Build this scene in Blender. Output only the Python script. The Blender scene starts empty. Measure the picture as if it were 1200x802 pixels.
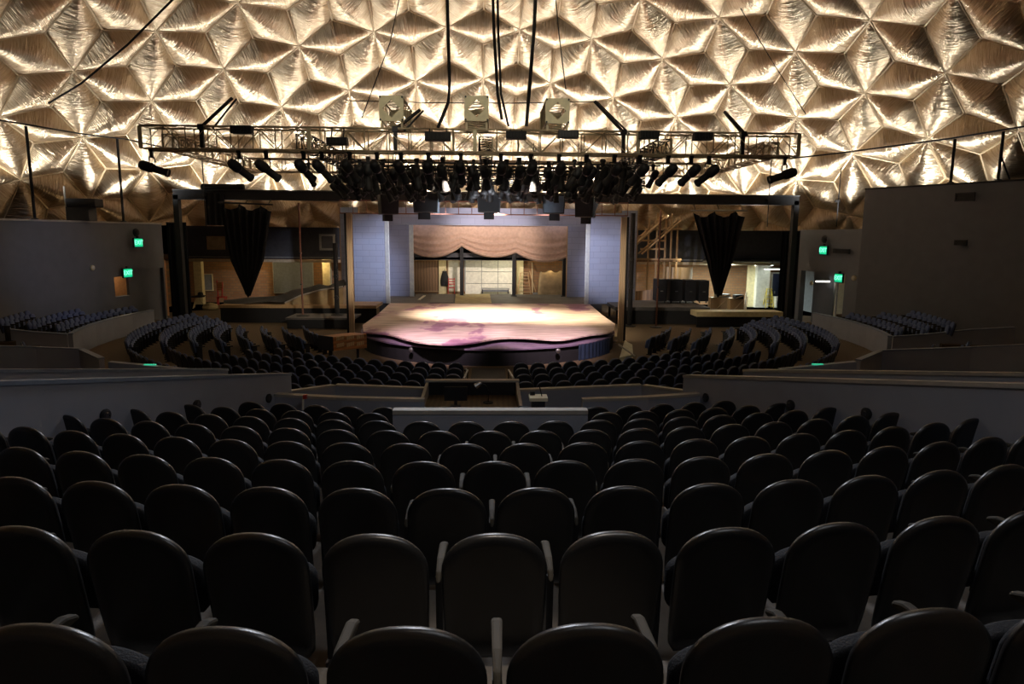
import bpy, math, random
from mathutils import Vector, Matrix
R = random.Random(7)
SC = bpy.context.scene
COL = SC.collection
PI = math.pi

# ------------------------------------------------------------------ camera
EYE = Vector((0.0, 0.0, 5.0))
FPX, PITCH, YAW, ROLL = 800.0, 0.155, 0.0347, 0.008
_c, _s, _ct, _st = math.cos(YAW), math.sin(YAW), math.cos(PITCH), math.sin(PITCH)
_r0 = Vector((_c, -_s, 0)); _u0 = Vector((_st*_s, _st*_c, _ct)); FWD = Vector((_ct*_s, _ct*_c, -_st))
CR, SR = math.cos(ROLL), math.sin(ROLL)
RIGHT = CR*_r0 + SR*_u0
UP = -SR*_r0 + CR*_u0
cam_d = bpy.data.cameras.new('camera')
cam_d.sensor_width = 36.0; cam_d.lens = 36.0*FPX/1200.0; cam_d.clip_end = 300; cam_d.clip_start = 0.05
cam = bpy.data.objects.new('camera', cam_d); COL.objects.link(cam)
M = Matrix((( RIGHT.x, UP.x, -FWD.x, EYE.x), (RIGHT.y, UP.y, -FWD.y, EYE.y), (RIGHT.z, UP.z, -FWD.z, EYE.z), (0, 0, 0, 1)))
cam.matrix_world = M
SC.camera = cam

# ------------------------------------------------------------------ world, exposure
w = bpy.data.worlds.new('world'); SC.world = w; w.use_nodes = True
w.node_tree.nodes['Background'].inputs[0].default_value = (0.02, 0.022, 0.03, 1)
w.node_tree.nodes['Background'].inputs[1].default_value = 0.0
vs = SC.view_settings
vs.view_transform = 'Standard'; vs.look = 'None'; vs.exposure = 0.0; vs.gamma = 1.0; vs.use_curve_mapping = False
SC.cycles.sample_clamp_indirect = 4.0
SC.cycles.max_bounces = 7
SC.cycles.diffuse_bounces = 3
SC.cycles.glossy_bounces = 4
SC.cycles.caustics_reflective = True
SC.cycles.blur_glossy = 0.5

# ------------------------------------------------------------------ lights
def lamp(name, kind, loc, energy, color=(1, 1, 1), target=None, size=0.2, angle=60, blend=0.5, sy=None):
    d = bpy.data.lights.new(name, kind); d.energy = energy; d.color = color
    if kind == 'SPOT':
        d.spot_size = math.radians(angle); d.spot_blend = blend; d.shadow_soft_size = size
    elif kind == 'AREA':
        d.size = size
        if sy: d.shape = 'RECTANGLE'; d.size_y = sy
    else:
        d.shadow_soft_size = size
    o = bpy.data.objects.new(name, d); COL.objects.link(o); o.location = loc
    if target is not None:
        o.rotation_euler = (Vector(target)-Vector(loc)).to_track_quat('-Z', 'Y').to_euler()
    return o
WARM = (1.0, 0.99, 0.96)
UPL = 1400.0
# uplights on the ledge at the foot of the dome, each washing the foil above it
for az, e in ((-100, .15), (-84, .3), (-70, .5), (-56, .7), (-44, .75), (-33, 1.1), (-22, 1.2), (-11, 1.4), (0, 1.5), (11, 1.4), (22, 1.3), (33, 1.2), (44, 1.2), (56, .9), (69, .6)):
    t = math.radians(az); rr = 22.6
    lamp('dome_uplight', 'SPOT', (rr*math.sin(t), 24.5+rr*math.cos(t), 5.7), UPL*e, WARM, (19.0*math.sin(t), 24.5+19.0*math.cos(t), 20), 0.25, 128, 0.6)
# stage specials from the truss
lamp('stage_light', 'SPOT', (-0.6, 33.7, 6.4), 8500, (1.0, 0.86, 0.62), (-0.4, 35.4, 0.9), 0.15, 80, 0.9)
lamp('stage_light', 'SPOT', (3.2, 33.7, 6.4), 3300, (1.0, 0.80, 0.52), (3.4, 34.6, 0.9), 0.15, 80, 0.9)
lamp('stage_light', 'SPOT', (-2.6, 22.0, 6.5), 5600, (1.0, 0.74, 0.86), (-1.8, 28.0, 0.9), 0.15, 40, 0.8)
lamp('stage_light', 'SPOT', (2.6, 22.0, 6.5), 5000, (1.0, 0.74, 0.82), (2.2, 28.0, 0.9), 0.15, 40, 0.8)
for sx in (-1, 1): lamp('front_wash', 'SPOT', (sx*1.2, 22.2, 6.6), 6500, (1.0, 0.86, 0.68), (sx*6.75, 32.4, 3.6), 0.2, 19, 0.9)
for x in (-2.9, -.35, 2.1): lamp('front_fill', 'SPOT', (x*.6, 9.0, 14.5), 1700, (1.0, 0.93, 0.72), (x, 19.9, 8.4), 0.3, 9, 0.6)  # added unseen spots that brighten the truss stub plates
lamp('front_fill', 'SPOT', (0, 22.3, 5.9), 2600, (0.9, 0.94, 1.0), (0, 32.7, 5.9), 0.3, 40, 0.8)  # added unseen spot lifting the loudspeakers, header and curtain
# flats and curtain
lamp('side_light', 'SPOT', (-1.0, 33.9, 6.4), 5200, (0.80, 0.84, 1.0), (-6.8, 42.0, 3.4), 0.2, 34, 0.9)
lamp('side_light', 'SPOT', (1.6, 33.9, 6.4), 4600, (0.85, 0.85, 1.0), (7.2, 42.0, 3.4), 0.2, 34, 0.9)
lamp('side_light', 'SPOT', (0.4, 34.6, 6.4), 8000, (1.0, 0.84, 0.74), (0.0, 46.0, 4.6), 0.2, 40, 0.9)
# backstage work lights
for x, e, c in ((-16.5, 62, (1, .72, .34)), (-12.0, 55, (1, .70, .32)), (-3.2, 22, (1, .80, .45)), (1.2, 100, (1, .90, .62)), (4.4, 22, (1, .76, .40)), (12.3, 40, (1, .72, .38))):
    lamp('work_light', 'POINT', (x, 48.0, 3.0), e, c, None, 0.15)
lamp('work_light', 'AREA', (16.3, 47.0, 3.1), 420, (0.88, 1.0, 0.95), (16.3, 47.2, 0), 1.6, sy=0.8)
# faint spill on the left wall, then unseen lamps above the house
lamp('wall_wash', 'SPOT', (-9.0, 24.0, 7.0), 700, (0.45, 0.62, 1.0), (-21.5, 33.0, 2.8), 0.3, 30, 1.0)
lamp('unseen_light', 'SPOT', (0.2, 2.1, 9.3), 520, (1.0, 0.88, 0.76), (0.0, 2.85, 3.0), 0.12, 18, 0.6)
lamp('unseen_light', 'AREA', (2.4, 2.6, 9.2), 62, (0.92, 0.95, 1.0), (-1.5, 9.0, 2.0), 2.0)  # added soft fill for the seat backs and low walls
lamp('unseen_light', 'SPOT', (0.0, 7.5, 13.8), 900, (1.0, 0.9, 0.68), (0, 21.0, 7.6), 0.4, 62, 0.6)  # added fill from the camera side, brightens the front truss
lamp('unseen_light', 'SPOT', (-0.6, 17.0, 12.5), 4200, (0.82, 0.88, 1.0), (-0.4, 5.0, 2.6), 0.9, 50, 0.9)  # added cool light for the highlights on the seat rims

# ------------------------------------------------------------------ materials
def mat(name, color, rough=0.6, metal=0.0, var=0.12, scale=6.0, bump=0.0, bscale=40.0, spec=0.5):
    m = bpy.data.materials.new(name); m.use_nodes = True
    nt = m.node_tree; b = nt.nodes['Principled BSDF']
    b.inputs['Roughness'].default_value = rough; b.inputs['Metallic'].default_value = metal
    b.inputs['Specular IOR Level'].default_value = spec
    tc = nt.nodes.new('ShaderNodeTexCoord'); n = nt.nodes.new('ShaderNodeTexNoise')
    n.inputs['Scale'].default_value = scale; n.inputs['Detail'].default_value = 4
    nt.links.new(tc.outputs['Object'], n.inputs['Vector'])
    r = nt.nodes.new('ShaderNodeValToRGB')
    lo = tuple(max(0, c*(1-var)) for c in color); hi = tuple(min(1, c*(1+var)) for c in color)
    r.color_ramp.elements[0].color = (*lo, 1); r.color_ramp.elements[1].color = (*hi, 1)
    r.color_ramp.elements[0].position = .3; r.color_ramp.elements[1].position = .7
    nt.links.new(n.outputs['Fac'], r.inputs['Fac']); nt.links.new(r.outputs['Color'], b.inputs['Base Color'])
    if bump:
        n2 = nt.nodes.new('ShaderNodeTexNoise'); n2.inputs['Scale'].default_value = bscale; n2.inputs['Detail'].default_value = 3
        nt.links.new(tc.outputs['Object'], n2.inputs['Vector'])
        bp = nt.nodes.new('ShaderNodeBump'); bp.inputs['Strength'].default_value = bump; bp.inputs['Distance'].default_value = 0.02
        nt.links.new(n2.outputs['Fac'], bp.inputs['Height']); nt.links.new(bp.outputs['Normal'], b.inputs['Normal'])
    return m
def emit(name, color, strength):
    m = bpy.data.materials.new(name); m.use_nodes = True
    nt = m.node_tree; b = nt.nodes['Principled BSDF']
    b.inputs['Base Color'].default_value = (*color, 1)
    b.inputs['Emission Color'].default_value = (*color, 1); b.inputs['Emission Strength'].default_value = strength
    return m
def brick(name, c1, c2, mortar, scale=1.0):
    m = mat(name, c1, 0.85); nt = m.node_tree; b = nt.nodes['Principled BSDF']
    tc = nt.nodes.new('ShaderNodeTexCoord'); mp = nt.nodes.new('ShaderNodeMapping')
    mp.inputs['Rotation'].default_value = (PI/2, 0, 0)
    t = nt.nodes.new('ShaderNodeTexBrick'); t.inputs['Color1'].default_value = (*c1, 1); t.inputs['Color2'].default_value = (*c2, 1)
    t.inputs['Mortar'].default_value = (*mortar, 1); t.inputs['Scale'].default_value = scale
    t.inputs['Brick Width'].default_value = .4; t.inputs['Row Height'].default_value = .2; t.inputs['Mortar Size'].default_value = .02
    nt.links.new(tc.outputs['Object'], mp.inputs['Vector']); nt.links.new(mp.outputs['Vector'], t.inputs['Vector'])
    nt.links.new(t.outputs['Color'], b.inputs['Base Color'])
    return m
def foil():
    m = bpy.data.materials.new('crinkled_foil'); m.use_nodes = True
    nt = m.node_tree; L = nt.links; b = nt.nodes['Principled BSDF']
    b.inputs['Metallic'].default_value = 1.0; b.inputs['Roughness'].default_value = 0.34
    uv = nt.nodes.new('ShaderNodeUVMap'); uv.uv_map = 'panel'
    def noise(sx, sy, sc, det=3, dist=0.0):
        mp = nt.nodes.new('ShaderNodeMapping'); mp.inputs['Scale'].default_value = (sx, sy, 1)
        n = nt.nodes.new('ShaderNodeTexNoise'); n.inputs['Scale'].default_value = sc; n.inputs['Detail'].default_value = det
        n.inputs['Distortion'].default_value = dist
        L.new(uv.outputs['UV'], mp.inputs['Vector']); L.new(mp.outputs['Vector'], n.inputs['Vector']); return n
    n1 = noise(30, 1.6, 2.0, 5, 0.8); n2 = noise(4, 2.0, 1.3, 2, 0.3)
    bp = nt.nodes.new('ShaderNodeBump'); bp.inputs['Strength'].default_value = 0.9; bp.inputs['Distance'].default_value = 0.06
    bp2 = nt.nodes.new('ShaderNodeBump'); bp2.inputs['Strength'].default_value = 0.5; bp2.inputs['Distance'].default_value = 0.15
    L.new(n1.outputs['Fac'], bp.inputs['Height']); L.new(n2.outputs['Fac'], bp2.inputs['Height'])
    L.new(bp2.outputs['Normal'], bp.inputs['Normal']); L.new(bp.outputs['Normal'], b.inputs['Normal'])
    r = nt.nodes.new('ShaderNodeValToRGB')
    r.color_ramp.elements[0].color = (0.47, 0.325, 0.185, 1); r.color_ramp.elements[1].color = (0.72, 0.605, 0.44, 1)
    r.color_ramp.elements[0].position = .25; r.color_ramp.elements[1].position = .7
    L.new(n1.outputs['Fac'], r.inputs['Fac']); L.new(r.outputs['Color'], b.inputs['Base Color'])
    return m
def boards(name, c, n=5.0, rough=0.6, axis=0):
    m = mat(name, c, rough); nt = m.node_tree; b = nt.nodes['Principled BSDF']
    tc = nt.nodes.new('ShaderNodeTexCoord'); wv = nt.nodes.new('ShaderNodeTexWave'); wv.inputs['Scale'].default_value = n
    wv.inputs['Distortion'].default_value = 2.5; wv.inputs['Detail'].default_value = 3; wv.bands_direction = 'XYZ'[axis]
    r = nt.nodes.new('ShaderNodeValToRGB')
    r.color_ramp.elements[0].color = tuple(x*.6 for x in c)+(1,); r.color_ramp.elements[1].color = (*c, 1)
    L = nt.links; L.new(tc.outputs['Object'], wv.inputs['Vector']); L.new(wv.outputs['Fac'], r.inputs['Fac']); L.new(r.outputs['Color'], b.inputs['Base Color'])
    return m
def painted_cloth():
    # stage cloth: cream boards upstage, pink and purple painted hills along the wavy front
    m = bpy.data.materials.new('painted_cloth'); m.use_nodes = True
    nt = m.node_tree; L = nt.links; b = nt.nodes['Principled BSDF']; b.inputs['Roughness'].default_value = .75
    tc = nt.nodes.new('ShaderNodeTexCoord'); sx = nt.nodes.new('ShaderNodeSeparateXYZ'); L.new(tc.outputs['Object'], sx.inputs[0])
    n1 = nt.nodes.new('ShaderNodeTexNoise'); n1.inputs['Scale'].default_value = .55; n1.inputs['Detail'].default_value = 5
    mp = nt.nodes.new('ShaderNodeMapping'); mp.inputs['Scale'].default_value = (1, .45, 1)
    L.new(tc.outputs['Object'], mp.inputs['Vector']); L.new(mp.outputs['Vector'], n1.inputs['Vector'])
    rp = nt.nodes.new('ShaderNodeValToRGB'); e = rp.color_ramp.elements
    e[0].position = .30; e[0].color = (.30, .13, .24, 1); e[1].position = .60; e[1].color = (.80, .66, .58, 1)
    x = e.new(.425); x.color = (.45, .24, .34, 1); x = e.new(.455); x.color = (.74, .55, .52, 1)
    L.new(n1.outputs['Fac'], rp.inputs['Fac'])
    n2 = nt.nodes.new('ShaderNodeTexNoise'); n2.inputs['Scale'].default_value = 1.2; n2.inputs['Detail'].default_value = 6
    L.new(mp.outputs['Vector'], n2.inputs['Vector'])
    rc = nt.nodes.new('ShaderNodeValToRGB'); rc.color_ramp.elements[0].position = .3; rc.color_ramp.elements[1].position = .7
    rc.color_ramp.elements[0].color = (.58, .40, .24, 1); rc.color_ramp.elements[1].color = (.72, .62, .46, 1)
    L.new(n2.outputs['Fac'], rc.inputs['Fac'])
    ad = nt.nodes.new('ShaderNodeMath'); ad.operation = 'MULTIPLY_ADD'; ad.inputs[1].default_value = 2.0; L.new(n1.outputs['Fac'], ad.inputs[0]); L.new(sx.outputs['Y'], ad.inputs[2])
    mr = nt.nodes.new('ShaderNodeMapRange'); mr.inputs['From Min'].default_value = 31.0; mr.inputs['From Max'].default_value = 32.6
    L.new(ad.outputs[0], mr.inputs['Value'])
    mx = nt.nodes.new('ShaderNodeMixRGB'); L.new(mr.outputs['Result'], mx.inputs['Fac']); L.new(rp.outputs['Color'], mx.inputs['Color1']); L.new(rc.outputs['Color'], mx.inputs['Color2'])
    n3 = nt.nodes.new('ShaderNodeTexNoise'); n3.inputs['Scale'].default_value = 1.0; n3.inputs['Detail'].default_value = 6
    m3 = nt.nodes.new('ShaderNodeMapping'); m3.inputs['Scale'].default_value = (.8, 5, 1); L.new(tc.outputs['Object'], m3.inputs['Vector']); L.new(m3.outputs['Vector'], n3.inputs['Vector'])
    r3 = nt.nodes.new('ShaderNodeValToRGB'); r3.color_ramp.elements[0].position = .35; r3.color_ramp.elements[1].position = .6; r3.color_ramp.elements[0].color = (.62, .58, .55, 1); r3.color_ramp.elements[1].color = (1, 1, 1, 1)
    L.new(n3.outputs['Fac'], r3.inputs['Fac']); m4 = nt.nodes.new('ShaderNodeMixRGB'); m4.blend_type = 'MULTIPLY'; m4.inputs['Fac'].default_value = 1
    L.new(mx.outputs['Color'], m4.inputs['Color1']); L.new(r3.outputs['Color'], m4.inputs['Color2']); L.new(m4.outputs['Color'], b.inputs['Base Color'])
    return m
def courses(name, c, step=0.35):
    # painted flats with faint horizontal coursing
    m = mat(name, c, 0.7); nt = m.node_tree; b = nt.nodes['Principled BSDF']; L = nt.links
    tc = nt.nodes.new('ShaderNodeTexCoord'); mp = nt.nodes.new('ShaderNodeMapping'); mp.inputs['Rotation'].default_value = (PI/2, 0, 0)
    t = nt.nodes.new('ShaderNodeTexBrick'); t.inputs['Scale'].default_value = 1.0
    t.inputs['Brick Width'].default_value = step*2.4; t.inputs['Row Height'].default_value = step; t.inputs['Mortar Size'].default_value = .012
    t.inputs['Color1'].default_value = (*c, 1); t.inputs['Color2'].default_value = tuple(x*.93 for x in c)+(1,); t.inputs['Mortar'].default_value = tuple(x*.72 for x in c)+(1,)
    L.new(tc.outputs['Object'], mp.inputs['Vector']); L.new(mp.outputs['Vector'], t.inputs['Vector']); L.new(t.outputs['Color'], b.inputs['Base Color'])
    return m
MT = dict(
    foil=foil(), rib=mat('rib_metal', (.66, .52, .33), .5, .3),
    wall=mat('auditorium_wall', (.14, .15, .17), .8, var=.06, scale=2), lowwall=mat('low_wall_paint', (.31, .34, .41), .7, var=.05, scale=2),
    cap=mat('wall_cap', (.40, .38, .34), .5), capblue=mat('wall_cap_paint', (.20, .25, .33), .4),
    carpet=mat('tan_carpet', (.095, .065, .034), .95, bump=.4, bscale=60), concrete=mat('pale_concrete', (.16, .14, .12), .9, bump=.2),
    shell=mat('black_plastic', (.016, .016, .0165), .32, bump=.06, bscale=160, spec=.55), cloth=mat('charcoal_cloth', (.012, .012, .015), .8, bump=.3, bscale=120),
    tanarm=mat('tan_armrest', (.042, .034, .022), .8), iron=mat('dark_iron', (.02, .02, .022), .5, .3),
    blue=mat('blue_cloth', (.08, .115, .24), .85, bump=.3, bscale=100), blueshell=mat('dark_blue_shell', (.013, .015, .022), .45),
    black=mat('matt_black', (.012, .012, .014), .8), velour=mat('black_velour', (.006, .006, .008), .95),
    alu=mat('truss_metal', (.42, .34, .22), .5, .2), beige=mat('beige_plate', (.62, .55, .36), .55), pipe=mat('rusty_pipe', (.20, .09, .06), .6, .3),
    lens=mat('lens_glass', (.05, .05, .06), .1), red=mat('red_paint', (.45, .04, .03), .5),
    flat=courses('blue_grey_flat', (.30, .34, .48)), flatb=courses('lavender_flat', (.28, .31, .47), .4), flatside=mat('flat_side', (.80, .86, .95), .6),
    swag=mat('tan_swag_cloth', (.50, .34, .26), .85, bump=.2), wood=boards('pine_wood', (.55, .36, .18)), woodlight=boards('pale_wood', (.70, .52, .32)),
    crate=boards('orange_wood', (.42, .17, .05), 2.0, .6, 2), ply=boards('brown_plywood', (.30, .17, .08), 1.5), deck=mat('dark_deck', (.085, .08, .078), .7, var=.3, scale=1.5),
    painted=painted_cloth(), ring=mat('ring_paint', (.17, .12, .19), .6, var=.3, scale=1.2), sheet=mat('grey_sheet', (.15, .14, .14), .8), sheetg=mat('ochre_sheet', (.40, .32, .16), .8, var=.3, scale=3),
    brick=brick('brown_brick', (.28, .135, .06), (.34, .18, .08), (.22, .145, .085)), cream=mat('cream_paint', (.72, .62, .36), .7), creamtrim=mat('cream_trim', (.60, .50, .34), .7),
    panelblue=mat('blue_grey_board', (.20, .22, .24), .8), white=mat('white_paint', (.74, .72, .62), .6), grey=mat('grey_paint', (.30, .31, .30), .6),
    band=mat('dark_header_paint', (.07, .073, .085), .85), case=mat('black_case', (.012, .014, .022), .55), dust=mat('dust_cover', (.42, .30, .17), .9, var=.3, scale=2),
    yellow=mat('yellow_ladder', (.65, .50, .06), .5), navy=mat('navy_board', (.04, .055, .12), .7), speaker=mat('speaker_box', (.02, .02, .022), .6), speakerf=mat('speaker_grille', (.10, .14, .19), .7),
    speakerside=mat('pale_blue_panel', (.42, .55, .70), .6), tarp=mat('dark_tarp', (.035, .033, .03), .7, bump=.6, bscale=4), tarplight=mat('khaki_board', (.44, .33, .18), .7, var=.25, scale=2),
    brown=boards('brown_table', (.13, .085, .045), 3.0, .5), exitg=emit('exit_face', (.005, .42, .20), 1.3), exitl=emit('exit_letters', (.25, 1.0, .62), 1.8), tube=emit('fluorescent_tube', (.92, 1.0, .95), 7.0),
    led=emit('door_light', (1, .98, .92), 3.0), orangewall=mat('orange_wall', (.50, .26, .12), .8), vent=mat('dark_grille', (.02, .02, .02), .7), chrome=mat('steel', (.5, .5, .5), .3, .9),
    greenstrip=emit('green_reflector', (.05, .7, .4), .7), aisle=emit('aisle_lamp', (1, .9, .75), 1.5), bluelit=mat('blue_lit_corner', (.012, .026, .06), .8), tin=mat('cream_board', (.55, .53, .40), .7),
)

# ------------------------------------------------------------------ geometry helpers
def unproj(px, py):
    u = (px-600)/FPX; v = (py-401)/FPX
    return RIGHT*u - UP*v + FWD
def W(px, py, Y):
    d = unproj(px, py); t = Y/d.y; return EYE + d*t
def G(px, py, z):
    d = unproj(px, py); t = (z-EYE.z)/d.z; return EYE + d*t
class MB:
    def __init__(s): s.v = []; s.f = []; s.m = []; s.mi = 0
    def vert(s, p): s.v.append(tuple(p)); return len(s.v)-1
    def face(s, *i): s.f.append(i); s.m.append(s.mi)
    def hexa(s, P):
        k = [s.vert(p) for p in P]
        for q in ((0, 3, 2, 1), (4, 5, 6, 7), (0, 1, 5, 4), (1, 2, 6, 5), (2, 3, 7, 6), (3, 0, 4, 7)): s.face(*[k[i] for i in q])
        return s
    def box(s, x0, y0, z0, x1, y1, z1):
        return s.hexa([(x0, y0, z0), (x1, y0, z0), (x1, y1, z0), (x0, y1, z0), (x0, y0, z1), (x1, y0, z1), (x1, y1, z1), (x0, y1, z1)])
    def cbox(s, c, d, rot=None):
        c = Vector(c); P = []
        for z in (-1, 1):
            for (x, y) in ((-1, -1), (1, -1), (1, 1), (-1, 1)):
                q = Vector((x*d[0]/2, y*d[1]/2, z*d[2]/2))
                if rot is not None: q = rot @ q
                P.append(c+q)
        return s.hexa(P)
    def tube(s, pts, r, n=6, cap=True):
        pts = [Vector(p) for p in pts]; rings = []
        for i, p in enumerate(pts):
            t = (pts[min(i+1, len(pts)-1)]-pts[max(i-1, 0)]).normalized()
            a = t.cross(Vector((0, 0, 1)))
            if a.length < 1e-3: a = t.cross(Vector((1, 0, 0)))
            a.normalize(); b = t.cross(a); rr = r[i] if isinstance(r, (list, tuple)) else r
            rings.append([s.vert(p+a*math.cos(2*PI*k/n)*rr+b*math.sin(2*PI*k/n)*rr) for k in range(n)])
        for q in range(len(rings)-1):
            for k in range(n): s.face(rings[q][k], rings[q][(k+1) % n], rings[q+1][(k+1) % n], rings[q+1][k])
        if cap: s.face(*rings[0][::-1]); s.face(*rings[-1])
        return s
    def prism(s, poly, z0, z1):
        n = len(poly); a = [s.vert((p[0], p[1], z0 if not callable(z0) else z0(p))) for p in poly]; b = [s.vert((p[0], p[1], z1 if not callable(z1) else z1(p))) for p in poly]
        s.face(*a[::-1]); s.face(*b)
        for i in range(n): s.face(a[i], a[(i+1) % n], b[(i+1) % n], b[i])
        return s
    def extr(s, poly, d):
        # planar polygon of 3D points pushed along d
        d = Vector(d); n = len(poly); a = [s.vert(p) for p in poly]; b = [s.vert(Vector(p)+d) for p in poly]
        s.face(*a[::-1]); s.face(*b)
        for i in range(n): s.face(a[i], a[(i+1) % n], b[(i+1) % n], b[i])
        return s
    def grid(s, fn, nu, nv):
        k = [[s.vert(fn(i/nu, j/nv)) for j in range(nv+1)] for i in range(nu+1)]
        for i in range(nu):
            for j in range(nv): s.face(k[i][j], k[i+1][j], k[i+1][j+1], k[i][j+1])
        return s
    def lathe(s, prof, n=12, c=(0, 0, 0), M=None):
        rings = []
        for (r, z) in prof:
            ring = []
            for k in range(n):
                p = Vector((r*math.cos(2*PI*k/n), r*math.sin(2*PI*k/n), z))
                if M is not None: p = M @ p
                ring.append(s.vert(p+Vector(c)))
            rings.append(ring)
        for q in range(len(rings)-1):
            for k in range(n): s.face(rings[q][k], rings[q][(k+1) % n], rings[q+1][(k+1) % n], rings[q+1][k])
        s.face(*rings[0][::-1]); s.face(*rings[-1]); return s
    def mesh(s, name, mats, smooth=False, off=None):
        me = bpy.data.meshes.new(name)
        v = s.v if off is None else [(a-off[0], b-off[1], c-off[2]) for a, b, c in s.v]
        me.from_pydata(v, [], s.f)
        for m in (mats if isinstance(mats, (list, tuple)) else [mats]): me.materials.append(MT[m] if isinstance(m, str) else m)
        if any(s.m): me.polygons.foreach_set('material_index', s.m)
        if smooth: me.polygons.foreach_set('use_smooth', [True]*len(s.f))
        me.update(); return me
    def build(s, name, mats, parent=None, smooth=False, bevel=0):
        off = parent_loc(parent)
        o = bpy.data.objects.new(name, s.mesh(name, mats, smooth, off)); COL.objects.link(o)
        if parent: o.parent = parent
        if bevel:
            b = o.modifiers.new('bevel', 'BEVEL'); b.width = bevel; b.segments = 2; b.limit_method = 'ANGLE'
        return o
def parent_loc(p):
    t = Vector((0, 0, 0))
    while p: t += p.location; p = p.parent
    return t
def tag(o, label, cat, group=None, kind=None):
    o['label'] = label; o['category'] = cat
    if group: o['group'] = group
    if kind: o['kind'] = kind
    return o
def thing(name, label, cat, loc=(0, 0, 0), rz=0, group=None):
    o = bpy.data.objects.new(name, None); COL.objects.link(o); o.location = loc; o.rotation_euler = (0, 0, rz); o.empty_display_size = .1
    return tag(o, label, cat, group)
def struct(o): o['kind'] = 'structure'; return o
def copy_tree(o, parent=None):
    c = o.copy(); COL.objects.link(c)
    if parent: c.parent = parent
    for ch in o.children: copy_tree(ch, c)
    return c
def bars(mb, segs, r, n=5):
    for a, b in segs: mb.tube([a, b], r, n)
    return mb
ORD = lambda n: f"{n}{'th' if 10 <= n % 100 <= 20 else {1: 'st', 2: 'nd', 3: 'rd'}.get(n % 10, 'th')}"

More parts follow.
